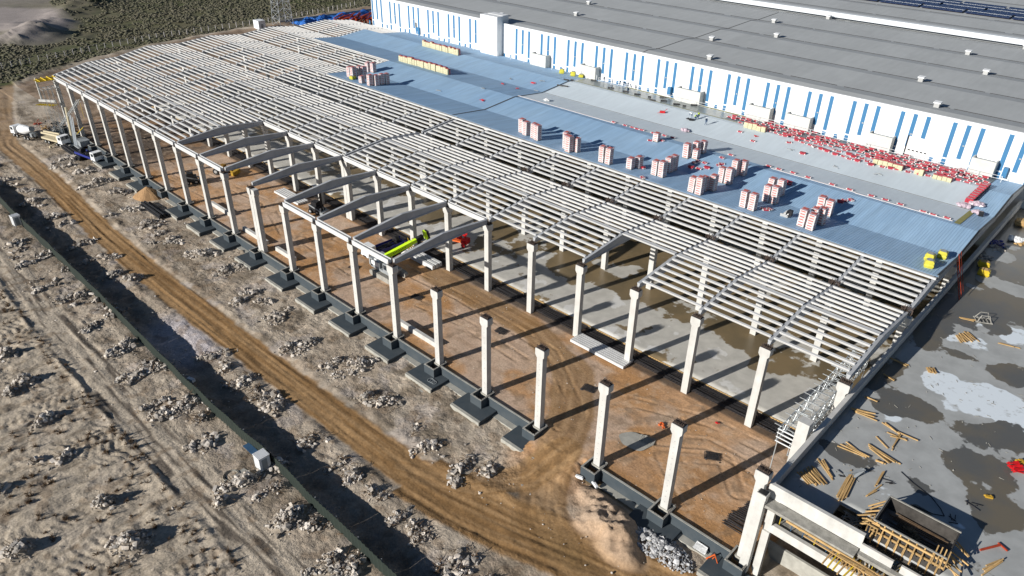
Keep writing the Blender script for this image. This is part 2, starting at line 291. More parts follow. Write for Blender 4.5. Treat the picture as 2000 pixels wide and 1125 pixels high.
# ------------------------------------------------------------------ ground
ROAD = [(-330,14),(-290,6),(-262,1),(-236,-7),(-203,-15.0),(-170,-15.5),(-134,-17.5),(-109,-17.9),(-84,-17.6),(-65,-17.1),(-47,-16.6),(-37,-16.4),(-29,-15.3),(-22,-13.8),(-12.7,-10.9),(-4,-8.5),(8,-6)]
BR1 = [(-16,-12.5),(-21,-9.5),(-24,-5.5),(-25.6,-1),(-28.5,5),(-34,12),(-46,16.5),(-70,17)]
BR2 = [(-38,-16),(-30,-12),(-26,-7),(-25,-1)]
TRK = [(-160,-34.4),(-136,-35),(-107,-36.3),(-84,-36.2),(-66,-36.6),(-52,-36.1),(-41,-35.7),(-30,-35.6),(-10,-35)]
SWIRL = [[(-27,0),(-27.5,6),(-24,13),(-14,17),(-3,17.5)],[(-24,-2),(-21,6),(-12,13),(-3,13)],[(-28,2),(-37,9),(-55,10),(-80,7),(-100,8)],[(-28,6),(-40,14),(-62,15),(-95,13)],[(-95,4),(-120,12),(-150,9),(-190,10)],[(-9,3),(-15,7),(-9,12),(-5,8)],[(-110,14),(-125,5),(-150,4)]]
def gheight(x, y):
    out = -2.0 + .35*(fbm(x*.12, y*.12, 3)-.5) + .12*(fbm(x*.9, y*.9, 5, 3)-.5)
    inn = -.32 + .10*(fbm(x*.35, y*.35, 7)-.5)
    ramp = sst(-31, -28.5, x)*(1-sst(-22.5, -20, x))
    t = sst(-.78, -.50, y)
    t = np.where(ramp > 0, t*(1-ramp) + sst(-9, 1.5, y)*ramp, t)
    inx = sst(-207, -204, x)*(1-sst(1.0, 2.0, x))
    h = out*(1-t*inx) + inn*t*inx
    d, al, sg = poly(x, y, ROAD)
    rd = 1-sst(2.2, 4.0, d)
    h = h - .22*rd*(y < -1) + rd*(.16*vn(sg*2.6, al*.06, 12) + .07*vn(sg*6, al*.2, 13) + .05*vn(x*1.1, y*1.1, 14))*(y < -1)
    h += .12*np.exp(-((d-3.6)/.6)**2)*(vn(x*.5, y*.5, 9))*(y < -1.5)
    d, al, sg = poly(x, y, TRK)
    tk = 1-sst(2.4, 3.2, d)
    h += tk*(.16*vn(sg*1.9, al*.16, 21)-.08) + .26*np.exp(-((sg-2.9+.8*(fbm(al*.15,sg*0,88)-.5))/.4)**2)*(y < -30)*sst(.35,.65,fbm(al*.25,sg*.3,89))
    rough = (y < -1.5)*(1-rd)*(1-tk)*(x > -215)*(x < 3)
    h += rough*(.50*(fbm(x*.55, y*.55, 31, 3)-.5) + .26*np.abs(2*fbm(x*1.5, y*1.5, 33, 2)-1)*sst(.42,.6,fbm(x*.2,y*.2,35)))
    # tilled rows of the old vineyard
    vy = sst(-37.8, -39.5, y)
    h += vy*(.15*fbm(x*1.8, y*.22, 41, 3)) + vy*.05*np.sin(x*2*math.pi/2.9 + 3*fbm(x*.1,y*.1,4)) + vy*.06*np.sin(y*6+4*np.sin(x*.9))*sst(.5,.56,fbm(x*.35,y*.12,43))
    # wheel ruts over the orange earth
    for P in SWIRL:
        d, al, sg = poly(x, y, P); brk = sst(.38, .55, fbm(x*.3, y*.3, 77))*(y > -1); h -= brk*(.10*np.exp(-((d-.95)/.2)**2)) - brk*.05*np.exp(-((d-1.3)/.15)**2); h += brk*.02*np.sin(al*9)*(np.abs(d-.95) < .25)
    # hollow added on the shaded side of the fence to widen its shadow
    h -= .45*np.exp(-((y+25.8)/2.2)**2)*(x > -175)*(x < 2)
    # heaps of spoil near the road fork
    for cx, cy, r, a in [(-13.8,-5.4,3.0,1.5),(-10.9,-7.6,2.4,1.2),(-17.8,-3.6,1.8,.8),(-15.5,-7.2,1.6,.6)]:
        q_ = ((x-cx)/(r*1.25))**2+((y-cy)/(r*.8))**2; h += a*np.clip(1.15-q_, 0, 1)**.8*(.55+.9*fbm(x*1.3,y*1.3,51))
    # far bare mounds, upper left
    for cx, cy, r, a in [(-344,36,9,3.2),(-334,30,8,3),(-326,22,9,2.6),(-385,66,10,3),(-372,55,7,2),(-352,46,8,2.4),(-330,36,6,2.5),(-360,30,8,1.6),(-395,76,10,3)]:
        h += a*np.exp(-(((x-cx)/r)**2+((y-cy)/r)**2))*(.55+.9*fbm(x*.25,y*.25,55))
    # berm beyond the far gable
    h += 1.3*np.exp(-((x+np.interp(y,[0,20,60,100,160],[262,275,286,291,296]))/3.0)**2)*fbm(x*.3,y*.3,61)*(y > 4)
    return h

def gcolor(x, y):
    """base colours of soil, road, mud and field, by place, with fence shade painted in"""
    def L(a, b, t): return a[None]*(1-t[:, None]) + b[None]*t[:, None] if a.ndim == 1 else a*(1-t[:, None]) + b[None]*t[:, None]
    n1 = fbm(x*.10, y*.10, 101); n2 = fbm(x*.6, y*.6, 111); n3 = fbm(x*1.2, y*1.2, 121, 3)
    c = L(np.array([.36,.295,.225]), np.array([.50,.425,.335]), sst(.3, .7, n2*.5+n1*.5))
    c = L(c, np.array([.24,.195,.145]), sst(.52, .72, fbm(x*.22, y*.3, 131)))            # darker damp soil
    c = L(c, np.array([.44,.39,.35]), sst(.62, .72, fbm(x*.25+9, y*.25, 141))*.6)          # pale grey powder
    # pale grey-lilac pad beside the fence
    pad = np.exp(-(((x+85.5)/8)**4+((y+23.8)/4.0)**4)); c = L(c, np.array([.48,.44,.44]), np.clip(pad*1.3, 0, 1))
    # vineyard soil
    vy = sst(-32, -35, y); c = L(c, np.array([.47,.40,.31]), vy*.75)
    c = L(c, np.array([.20,.16,.115]), vy*sst(.54, .75, fbm(x*1.6, y*.35, 151))*.6)
    d, al, sg = poly(x, y, TRK); tk = 1-sst(2.2, 3.3, d + .5*(n2-.5))
    st = vn(sg*2.6, al*.12, 161)*.6 + vn(sg*6, al*.3, 162)*.4
    c = L(c, np.array([.54,.46,.36]), tk*(.35+.5*st))
    c = L(c, np.array([.15,.125,.10]), tk*sst(.62, .8, vn(sg*3.1, al*.2, 163)))
    # interior orange earth
    inn = sst(-1.2, -.4, y)*(y < 24)*(x > -207)*(x < 1.5)
    ramp = sst(-33, -29, x)*(1-sst(-21, -15, x))*(y > -9)
    inn = np.clip(inn + ramp*sst(-9, -3, y)*(y < 1), 0, 1)
    ci = L(np.array([.50,.30,.165]), np.array([.43,.235,.105]), sst(.35, .65, fbm(x*.10, y*.35, 171)))
    ci = L(ci, np.array([.50,.36,.26]), sst(.42, .62, fbm(x*.16+5, y*.2, 181)))
    ci = L(ci, np.array([.25,.155,.09]), sst(.58, .78, fbm(x*.12, y*.8, 191, 3))*.35)
    for P in SWIRL:
        d, al, sg = poly(x, y, P); rr_ = 1-sst(1.0, 2.2, d+.9*(n2-.5)); ci = L(ci, np.array([.52,.36,.24]), rr_*.6*vn(sg*2, al*.2, 7)); ci = L(ci, np.array([.24,.145,.075]), np.exp(-((d-.95)/.25)**2)*sst(.45,.6,fbm(x*.3,y*.3,77))*.35)
    ci = L(ci, np.array([.055,.045,.038]), sst(-150, -166, x+4*(n2-.5)) * (.92-.35*sst(.55,.6,n1)))
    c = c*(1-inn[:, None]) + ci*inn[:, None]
    # clods and crusts
    cl = sst(.60,.72, fbm(x*.9, y*.9, 231, 3)); c = L(c, np.array([.58,.45,.33]), cl*.3*(x > -230)*(y > -33)); cl = sst(.62,.74, fbm(x*.7+30, y*.7, 241, 3)); c = L(c, np.array([.22,.155,.10]), cl*.5*(x > -230))
    # roads
    for P, wd in ((ROAD, 2.4), (BR1, 2.5), (BR2, 1.7)):
        d, al, sg = poly(x, y, P)
        ww = wd + np.where(x > -36, 1.6, 0)*(1 if P is ROAD else .3)
        rd = 1-sst(ww-.2, ww+.4, d + .9*(n2-.5))
        st = vn(sg*1.9, al*.05, 201)*.5+vn(sg*5, al*.14, 202)*.5
        cr_ = L(np.array([.345,.215,.105]), np.array([.245,.14,.058]), sst(.3, .7, st))
        cr_ = L(cr_, np.array([.15,.095,.05]), sst(.6, .85, st)*.35)
        if P is ROAD: rd = rd*(1-.35*sst(-150, -230, x))
        if P is not ROAD: rd = rd*.8
        c = c*(1-rd[:, None]) + cr_*rd[:, None]
    sp_ = np.zeros(x.shape)
    for cx, cy, r in [(-13.8,-5.4,3.4),(-10.9,-7.6,2.8),(-17.8,-3.6,2.4),(-15.5,-7.2,2.2)]: sp_ = np.maximum(sp_, np.clip(1.4-((x-cx)/(r*1.25))**2-((y-cy)/(r*.8))**2, 0, 1))
    c = L(c, np.array([.44,.32,.225]), sp_*.8)
    # muddy patch at the fork
    mu = np.exp(-(((x+14.5)/4.5)**2+((y+12)/2.2)**2)); c = L(c, np.array([.21,.13,.055]), np.clip(mu, 0, 1)*.8)
    # dark ground in the frame's second strip; fence shadow painted into the hollow's soil
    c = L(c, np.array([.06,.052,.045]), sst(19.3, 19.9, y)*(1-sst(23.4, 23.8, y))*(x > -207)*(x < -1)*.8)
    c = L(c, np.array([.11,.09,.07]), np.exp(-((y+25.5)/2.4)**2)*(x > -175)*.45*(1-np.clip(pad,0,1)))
    # wet puddle strip beside the footing wall
    c = L(c, np.array([.10,.085,.05]), ((x > -21)&(x < -11)&(y < -1)&(y > -2.2)).astype(float)*.8)
    # outside the far end: dirt, then scrub field
    xb = np.interp(y, [-40,0,20,60,100,170,400], [-262,-258,-272,-285,-290,-296,-330])
    f = sst(0, -7, x - xb + 8*(n1-.5))
    fg = L(np.array([.075,.085,.035]), np.array([.13,.115,.07]), sst(.35, .7, fbm(x*.03, y*.03, 211)*.6+n2*.4))
    fg = L(fg, np.array([.05,.05,.03]), sst(.5, .75, fbm(x*.25, y*.25, 221)))
    c = c*(1-f[:, None]) + fg*1.15*f[:, None]
    dm = ((x > xb)&(x < -207)&(y > 4)); c = np.where(dm[:, None], c*np.array([.75,.66,.6])[None], c)
    # bare quarry ground, upper left
    bq = sst(.45, .75, np.exp(-(((x+372)/52)**2+((y-38)/24)**2)) + .25*(n1-.5)) + .9*np.exp(-(((x+470)/70)**2+((y-50)/45)**2))
    c = L(c, np.array([.33,.29,.27]), np.clip(bq, 0, 1)*(x < -300))
    c = L(c, np.array([.33,.29,.27]), np.exp(-(((x+330)/16)**2+((y-27)/13)**2))*.95)
    return np.clip(c*(.82+.36*n3)[:, None], .01, .9)

def grid(name, xs, ys, zf, cf, mt):
    X, Y = np.meshgrid(xs, ys); nx, ny = len(xs), len(ys)
    x = X.ravel(); y = Y.ravel(); z = zf(x, y)
    me = bpy.data.meshes.new(name)
    me.vertices.add(nx*ny); me.vertices.foreach_set('co', np.stack([x, y, z], -1).ravel().astype(np.float32))
    i = np.arange(nx*ny).reshape(ny, nx)
    q = np.stack([i[:-1,:-1], i[:-1,1:], i[1:,1:], i[1:,:-1]], -1).reshape(-1, 4)
    nf = len(q)
    me.loops.add(nf*4); me.loops.foreach_set('vertex_index', q.ravel().astype(np.int32))
    me.polygons.add(nf); me.polygons.foreach_set('loop_start', np.arange(0, nf*4, 4, dtype=np.int32))
    me.polygons.foreach_set('use_smooth', np.ones(nf, dtype=bool))
    me.update(calc_edges=True)
    if cf is not None:
        tl = me.attributes.new('till', 'FLOAT', 'POINT'); tl.data.foreach_set('value', sst(-32, -36, y).astype(np.float32))
        dr = np.minimum(poly(x, y, ROAD)[0], poly(x, y, BR1)[0]); sm_ = np.maximum(sst(-1, 0, y), 1-sst(2.5, 4.5, dr))
        tr = me.attributes.new('rough', 'FLOAT', 'POINT'); tr.data.foreach_set('value', ((1-.70*sm_)*(.78-.25*sst(-32,-36,y))).astype(np.float32))
        a = me.color_attributes.new('soil', 'FLOAT_COLOR', 'POINT')
        c = cf(x, y); c4 = np.ones((len(x), 4), np.float32); c4[:, :3] = c
        a.data.foreach_set('color', c4.ravel())
    me.materials.append(mt)
    return mesh_obj(name, me)

def soil_mat():
    m = bpy.data.materials.new('soil'); m.use_nodes = True
    n = m.node_tree.nodes; l = m.node_tree.links; b = n['Principled BSDF']
    b.inputs['Roughness'].default_value = .95; b.inputs['Specular IOR Level'].default_value = .15
    at = n.new('ShaderNodeAttribute'); at.attribute_name = 'soil'
    geo = n.new('ShaderNodeNewGeometry')
    nz = n.new('ShaderNodeTexNoise'); nz.inputs['Scale'].default_value = 3.2; nz.inputs['Detail'].default_value = 8; nz.inputs['Roughness'].default_value = .7
    l.new(geo.outputs['Position'], nz.inputs['Vector'])
    mr = n.new('ShaderNodeMapRange'); mr.inputs[1].default_value = .3; mr.inputs[2].default_value = .7; mr.inputs[3].default_value = .72; mr.inputs[4].default_value = 1.28
    l.new(nz.outputs[0], mr.inputs[0])
    mx = n.new('ShaderNodeVectorMath'); mx.operation = 'SCALE'
    l.new(at.outputs['Color'], mx.inputs[0]); l.new(mr.outputs[0], mx.inputs['Scale']); l.new(mx.outputs[0], b.inputs['Base Color'])
    n2 = n.new('ShaderNodeTexNoise'); n2.inputs['Scale'].default_value = 1.9; n2.inputs['Detail'].default_value = 7; n2.inputs['Roughness'].default_value = .68
    l.new(geo.outputs['Position'], n2.inputs['Vector'])
    bp = n.new('ShaderNodeBump'); ra = n.new('ShaderNodeAttribute'); ra.attribute_name = 'rough'; l.new(ra.outputs['Fac'], bp.inputs['Strength']); bp.inputs['Distance'].default_value = .38
    mp = n.new('ShaderNodeMapping'); mp.inputs['Scale'].default_value = (3.2, .35, 1); l.new(geo.outputs['Position'], mp.inputs[0])
    n3 = n.new('ShaderNodeTexNoise'); n3.inputs['Scale'].default_value = 1.0; n3.inputs['Detail'].default_value = 4; l.new(mp.outputs[0], n3.inputs['Vector'])
    ta = n.new('ShaderNodeAttribute'); ta.attribute_name = 'till'
    mm = n.new('ShaderNodeMath'); mm.operation = 'MULTIPLY_ADD'; l.new(n3.outputs[0], mm.inputs[0]); l.new(ta.outputs['Fac'], mm.inputs[1]); l.new(n2.outputs[0], mm.inputs[2])
    l.new(mm.outputs[0], bp.inputs['Height']); l.new(bp.outputs[0], b.inputs['Normal'])
    return m
def geo_steps(a, d, g, n_):
    o = []; 
    for i in range(n_): a += d; d *= g; o.append(a)
    return o
xs = list(np.arange(30, -125, -.24)) + list(np.arange(-125, -215, -.5)) + list(np.arange(-215, -420, -1.3))
xs = geo_steps(30, 4, 1.35, 16)[::-1] + xs + geo_steps(-420, -4, 1.3, 18)
ys = geo_steps(-64, -3, 1.4, 15)[::-1] + list(np.arange(-64, 25, .24)) + list(np.arange(25, 200, 1.5)) + geo_steps(200, 3, 1.25, 24)
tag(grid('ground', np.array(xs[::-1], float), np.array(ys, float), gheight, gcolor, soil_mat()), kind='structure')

# ------------------------------------------------------------------ concrete floors with wet stains
def wet_mat(name, dry, wet, dark, pale, wet_at, grad, sc_=.11):
    m = bpy.data.materials.new(name); m.use_nodes = True
    n = m.node_tree.nodes; l = m.node_tree.links; b = n['Principled BSDF']
    geo = n.new('ShaderNodeNewGeometry')
    def noise(s, det=6, off=0, rough=.55):
        mp = n.new('ShaderNodeMapping'); mp.inputs['Location'].default_value = (off, off*.7, 0); l.new(geo.outputs['Position'], mp.inputs[0])
        t = n.new('ShaderNodeTexNoise'); t.inputs['Scale'].default_value = s; t.inputs['Detail'].default_value = det; t.inputs['Roughness'].default_value = rough
        l.new(mp.outputs[0], t.inputs['Vector']); return t.outputs[0]
    def math_(op, a, c):
        t = n.new('ShaderNodeMath'); t.operation = op
        for i, q in enumerate((a, c)):
            if isinstance(q, (int, float)): t.inputs[i].default_value = q
            else: l.new(q, t.inputs[i])
        return t.outputs[0]
    def rng(v, a, c):
        t = n.new('ShaderNodeMapRange'); t.inputs[1].default_value = a; t.inputs[2].default_value = c; l.new(v, t.inputs[0]); return t.outputs[0]
    def mix(f, a, c):
        t = n.new('ShaderNodeMix'); t.data_type = 'RGBA'; l.new(f, t.inputs[0])
        for i, q in ((6, a), (7, c)):
            if isinstance(q, tuple): t.inputs[i].default_value = (*q, 1)
            else: l.new(q, t.inputs[i])
        return t.outputs[2]
    at = n.new('ShaderNodeAttribute'); at.attribute_name = 'damp'
    f = math_('ADD', noise(sc_, 5, 13), math_('MULTIPLY', noise(.9, 4, 3), .10))
    f = math_('ADD', f, at.outputs['Fac'])
    wetf = rng(f, wet_at, wet_at+.022)
    base = mix(rng(noise(.5, 6, 40), .35, .65), dry, tuple(c*.82 for c in dry))
    ap = n.new('ShaderNodeAttribute'); ap.attribute_name = 'pale'
    base = mix(math_('MULTIPLY', rng(math_('ADD', noise(.16, 4, 77), ap.outputs['Fac']), .60, .63), rng(noise(1.1, 3, 5), .25, .42)), base, pale)
    wc = mix(rng(noise(.16, 4, 91), .4, .6), wet, dark)
    l.new(mix(wetf, base, wc), b.inputs['Base Color'])
    r = n.new('ShaderNodeMapRange'); r.inputs[3].default_value = .85; r.inputs[4].default_value = .35; l.new(wetf, r.inputs[0]); l.new(r.outputs[0], b.inputs['Roughness'])
    b.inputs['Specular IOR Level'].default_value = .35
    bp = n.new('ShaderNodeBump'); bp.inputs['Strength'].default_value = .1; bp.inputs['Distance'].default_value = .05
    l.new(noise(3, 5, 2), bp.inputs['Height']); l.new(bp.outputs[0], b.inputs['Normal'])
    return m
def slab(name, x0, x1, y0, y1, z, th, step, damp, mt, pale=None, holes=()):
    xs = np.arange(x0, x1+step*.5, step); ys = np.arange(y0, y1+step*.5, step); xs[-1] = x1; ys[-1] = y1
    o = grid(name, xs, ys, lambda x, y: np.full(x.shape, z), None, mt)
    me = o.data; X, Y = np.meshgrid(xs, ys); a = me.attributes.new('damp', 'FLOAT', 'POINT')
    a.data.foreach_set('value', damp(X.ravel(), Y.ravel()).astype(np.float32))
    if pale is not None:
        a = me.attributes.new('pale', 'FLOAT', 'POINT'); a.data.foreach_set('value', pale(X.ravel(), Y.ravel()).astype(np.float32))
    bm = bmesh.new(); bm.from_mesh(me)
    kill = [f_ for f_ in bm.faces if any(a < f_.calc_center_median().x < c and d < f_.calc_center_median().y < e for a, c, d, e in holes)]
    bmesh.ops.delete(bm, geom=kill, context='FACES')
    ed = [e for e in bm.edges if e.is_boundary]
    r = bmesh.ops.extrude_edge_only(bm, edges=ed); vs = [v for v in r['geom'] if isinstance(v, bmesh.types.BMVert)]
    for v_ in vs: v_.co.z -= th
    bmesh.ops.recalc_face_normals(bm, faces=bm.faces); bm.to_mesh(me); bm.free()
    me.update()
    return o
def gauss(x, y, L_):
    t = 0
    for cx, cy, rx, ry, a in L_: t = t + a*np.exp(-(((x-cx)/rx)**2+((y-cy)/ry)**2))
    return t
def damp_in(x, y):
    t = -.13 + .20*sst(31, 38, y) - .08*sst(-14, -3, x)
    return t + gauss(x, y, [(-36,27.5,2.5,1.4,.16),(-33.5,29,1.2,1,.14),(-15,32,2,1.2,.2),(-8.5,29,1.4,1.1,.2),(-60,28,5,2.2,.14),(-52,33,5,2,.1),(-27,31,2,1,.12),(-23,27,1.5,.8,.1),(-70,32,8,1.5,.08),(-45,29,2,1.4,-.15)])
tag(slab('concrete_floor', -206, -.6, 23.4, 100.2, 0.0, .35, 1.2, damp_in,
    wet_mat('floor_concrete', (.52,.50,.45), (.21,.155,.085), (.155,.12,.07), (.60,.59,.56), .52, 0)), kind='structure')
def damp_deck(x, y):
    t = -.20 + .36*sst(44, 56, y) + .12*sst(16,19,x)
    t = t + gauss(x, y, [(4,22.5,2.4,1.4,.30),(6.5,25.3,4.0,2.4,.46),(3.2,11.6,2.2,1.3,.4),(8.0,41.5,3.0,1.5,.42),(15.5,27,3.0,2.6,.45),(14.8,20,4.0,2.2,.42),(18,14,3,3,.3),(13.5,41,2.2,2.4,.45),(1.5,31,2.0,4,.4),(2.6,44,2.5,4,.42),(13,9,1.5,.8,.35),(13,31.5,2,1,-.2),(7,33,3,3.5,-.25),(11,35,3,3,-.25),(9,16,3,3,-.1),(12.5,52,2,3,-.3),(7,58,1.6,2.2,.3),(4.5,76,3,2.5,-.42),(6,66,6,1.6,-.45),(3.5,62,2,1.2,-.35),(9,64.5,5,1,-.3),(4.5,81,1.5,1.5,-.3)])
    return t
deck = slab('upper_deck', 1.02, 62, .62, 119, 9.4, .30, .8, damp_deck,
    wet_mat('deck_concrete', (.42,.43,.42), (.155,.135,.10), (.115,.115,.108), (.72,.78,.82), .52, 0, .17), lambda x, y: gauss(x, y, [(6.5,33.5,2.2,2.2,.3),(10,33.5,3.2,2.4,.32),(14.5,32,4,2.2,.34),(11,51,2.6,3,.3),(8.6,46,1.5,2.5,.2),(13,36.5,3,1.2,.2),(18,33,3,2,.3)]) - .06, holes=[(6.6,10.2,.6,5.0),(10.2,17.6,.6,2.2)])
# ------------------------------------------------------------------ precast hall: columns
H = 12.5
def rebar_cage(n=7, h=.42, r=.58, m_=.05):
    b = MB()
    for i in range(n):
        for j in range(2):
            a = -r + 2*r*i/(n-1); s_ = (-.32, .32)[j]
            b.bar((a, s_, 0), (a+rnd(-.05,.05), s_+rnd(-.04,.04), h*rnd(.6,1.1)), m_)
    for z in (.08, .2): b.bar((-r, -.32, z), (r, -.32, z), m_); b.bar((-r, .32, z), (r, .32, z), m_)
    b.bar((-r, 0, .1), (r, 0, .1), m_*1.6); b.bar((0, -.4, .1), (0, .4, .1), m_*1.6); b.bar((-.3, -.4, .12), (-.3, .4, .12), m_); b.bar((.3, -.4, .12), (.3, .4, .12), m_)
    return b.mesh('rebar', M['rebar'])
def tuft():
    b = MB()
    for i in range(26):
        x, y = rnd(-.75,.75), rnd(-.45,.45)
        b.bar((x, y, 0), (x+rnd(-.25,.25), y+rnd(-.25,.25), rnd(.5,1.25)), .05)
    for i in range(6): b.bar((-.7, rnd(-.4,.4), .5+.1*i), (.7, rnd(-.4,.4), .5+.1*i), .05)
    return b.mesh('rebar', M['rebar'])
shaft_me = MB().prism([(-.42,-.6),(.42,-.6),(.42,H-1.0),(-.42,H-1.0)], -.48, .48).mesh('shaft', M['column'])
cb = MB()
# corbelled cap: widens along x
pts = [(-.48,H-1.35),(.48,H-1.35),(.74,H-.95),(.74,H-.10),(.68,H),(-.68,H),(-.74,H-.10),(-.74,H-.95)]
n_ = len(pts)
vs = [(x, -.5, z) for x, z in pts] + [(x, .5, z) for x, z in pts]
cb.add(vs, [(i, (i+1) % n_, (i+1) % n_ + n_, i+n_) for i in range(n_)] + [tuple(range(n_-1,-1,-1)), tuple(range(n_, 2*n_))])
cap_me = cb.mesh('cap', M['column'])
bearing_me = MB().box(-.68,.68,-.44,.44,H,H+.05).mesh('bearing_pad', M['rebard'])
cage_me = rebar_cage(); tuft_me = tuft()
dots = MB()
for z in np.arange(.8, 11, .85): dots.box(-.05,.05,-.428,-.42,z,z+.09); dots.box(.42,.428,-.05,.05,z+.3,z+.39) if False else None
dots_me = dots.mesh('lifting_mark', M['greyp'])
ROWN = ['front', 'second', 'third', 'fourth', 'fifth', 'sixth']
def column(k, j, x, y, style, extra=''):
    lab = f"{ORD[k]} white concrete column from the right end of the {ROWN[j]} row" + extra
    e = empty('concrete_column', (x, y, 0), lab, 'column', f'columns of the {ROWN[j]} row')
    mesh_obj('shaft', shaft_me, e); mesh_obj('cap', cap_me, e)
    if j == 0: mesh_obj('lifting_mark', dots_me, e)
    if style in ('free', 'node'):
        mesh_obj('bearing_pad', bearing_me, e); mesh_obj('rebar', cage_me, e, (0, 0, H+.05))
    if style == 'tuft': mesh_obj('rebar', tuft_me, e, (-.1, -.1, H+.4))
    return e
for k in range(21):
    free = k < 6
    column(k, 0, kx(k), 0, 'free' if free or k < 14 else 'plain', ', free-standing' if free else ', carrying roof beams')
for k in range(22):
    x = kx(k) if k < 21 else far_x(S)
    column(k, 1, x, S, 'free' if k < 14 else 'plain', ', beside the concrete floor' if k < 13 else '')
for k in range(22): column(k, 2, kx(k) if k < 21 else far_x(2*S), 2*S, 'tuft' if k < 8 else 'plain', ', under the open purlins')
for k in range(0, 22): column(k, 3, kx(k) if k < 21 else far_x(3*S), 3*S, 'plain', ', deep under the roof')
for k in range(15, 22): column(k, 4, kx(k) if k < 21 else far_x(4*S), 4*S, 'plain', ', deep under the roof')
for j, y in ((0, 0), (1, S), (2, 2*S)):
    e = empty('concrete_column', (-99.95 + .0, y, 0), f'twin white column beside the expansion joint in the {ROWN[j]} row', 'column', f'columns of the {ROWN[j]} row')
    mesh_obj('shaft', shaft_me, e); mesh_obj('cap', cap_me, e)
for n, y in enumerate((10.2,)):
    column_e = empty('concrete_column', (-.3, y, 0), 'white column between lattice gantry and parapet, without a beam', 'column')
    mesh_obj('shaft', MB().box(-.65,.65,-.6,.6,-.6,H).mesh('shaft', M['column']), column_e)

# ------------------------------------------------------------------ roof girders
def girder_mesh():
    """double-pitched I girder, along +y from one column to the next"""
    b = MB(); L0, L1 = .38, S-.38; st = [L0, 1.3, 1.8, 5.5, S/2, S-5.5, S-1.8, S-1.3, L1]
    top = [13.36 + .95*(1-abs(2*y/S-1)) for y in st]
    bot = H + .06
    rings = []
    for i, (y, t) in enumerate(zip(st, top)):
        solid = i in (0, 1, 7, 8); wb = .19 if solid else .08
        ring = [(-.24,t),(-.24,t-.14),(-wb,t-.24),(-wb,bot+.26),(-.19,bot+.16),(-.19,bot),(.19,bot),(.19,bot+.16),(wb,bot+.26),(wb,t-.24),(.24,t-.14),(.24,t)]
        rings += [(x, y, z) for x, z in ring]
    n = 12; fs = []
    for i in range(len(st)-1):
        for q in range(n): a = i*n+q; c = i*n+(q+1) % n; fs.append((c, a, a+n, c+n))
    fs += [tuple(range(n)), tuple(range(len(st)*n-1, len(st)*n-n-1, -1))]
    b.add(rings, fs); return b
gm = girder_mesh().mesh('roof_girder', M['girder'])
spans_g = []
for k in range(6, 21): spans_g.append((k, 0))
for k in range(0, 21): spans_g.append((k, 1))
for k in range(0, 21): spans_g.append((k, 2))
for k in range(14, 21): spans_g += [(k, 3), (k, 4)]
spans_g += [(0, 3), (0, 4)]
SPN = ['front', 'second', 'third', 'fourth', 'fifth']
for k, j in spans_g:
    o = mesh_obj('roof_girder', gm, None, (kx(k), j*S, 0))
    st = 'bare grey' if (j == 0 and k < 13) else 'grey'
    tag(o, f"{st} pitched girder, {SPN[j]} roof span, {ORD[k]} frame from the right end", 'girder', f'girders of the {SPN[j]} roof span')
for j in (1, 2):
    o = mesh_obj('roof_girder', gm, None, (-99.95, j*S, 0)); tag(o, f'twin girder beside the expansion joint, {SPN[j]} roof span', 'girder', f'girders of the {SPN[j]} roof span')
# skewed edge beam along the far gable
b = MB(); yy = [0.3, 10, 20.1, 30.1, 40.2, 50.2, 60.3, 70.3, 80.4, 90.5, 100]
for a, c in zip(yy, yy[1:]): b.bar((far_x(a), a, rz(a)-.65), (far_x(c), c, rz(c)-.65), .4, 1.2)
tag(b.build('edge_girder', M['girder']), 'zigzag concrete edge girder along the far gable, facing the scrub field', 'girder')

# gutter beams
gb = MB(); L_ = 9.1
gb.add(*(lambda pr: ([(x, y, z) for x in (-L_/2, L_/2) for y, z in pr], [(i, (i+1) % 8, (i+1) % 8+8, i+8) for i in range(8)] + [(7,6,1,0),(6,5,2,1),(5,4,3,2),(8,9,14,15),(9,10,13,14),(10,11,12,13)]))([(-.34,.82),(-.34,0),(.34,0),(.34,.82),(.2,.82),(.2,.62),(-.2,.62),(-.2,.82)]))
gut_me = gb.mesh('gutter_beam', M['purlin'])
gutl = [(k, 0) for k in range(6, 20) if k not in (9, 10)] + [(k, 1) for k in range(6, 20) if k != 10 or True]
for k, j in gutl:
    xa, xb = kx(k), kx(k+1); o = mesh_obj('gutter_beam', gut_me, None, ((xa+xb)/2, j*S, H+.03)); o.scale = ((abs(xb-xa)-.9)/9.1, 1, 1)
    tag(o, f"white channel beam on the {ROWN[j]} row caps, {ORD[k]} bay from the right end", 'beam', f'channel beams of the {ROWN[j]} row')

# ------------------------------------------------------------------ purlins
def pur_mesh(wt, wb, h):
    return MB().prism([(-wb/2,-h),(wb/2,-h),(wt/2,-.1),(wt/2,0),(-wt/2,0),(-wt/2,-.1)], -.5, .5).mesh('purlin', M['purlin'])
pm = pur_mesh(.33, .2, .33); rm = pur_mesh(.74, .5, .32)
pur = []
def bayx(k, y):
    if k == 20: return kx(20), far_x(y)
    xa, xb = kx(k), kx(k+1)
    if k == 9: xb = -99.95
    return xa, xb
for k in range(0, 21):
    for j in range(5):
        for i in range(13):
            s_ = 1.1 + 1.49*i if i != 6 else S/2
            if i > 6: s_ = S - (1.1 + 1.49*(12-i))
            y = j*S + s_
            if j == 0 and k < 13: continue
            if j == 1 and k == 3 and i < 6: continue
            if j == 2 and i > 6 and k < 15: continue
            if j >= 3 and k < 15: continue
            if j == 3 and i < 6 and k < 15: continue
            # clad part hides what lies under it
            xa, xb = bayx(k, y)
            if j in (2, 3) and y > 50.5 and k < 15: continue
            if y > 70.6 and xb > -187.5: continue
            if y > 90.5 and xb > -178.5 and False: continue
            pur.append((k, j, i, y, xa, xb))
cp = Vector((18.267, -57.117, 65.8))
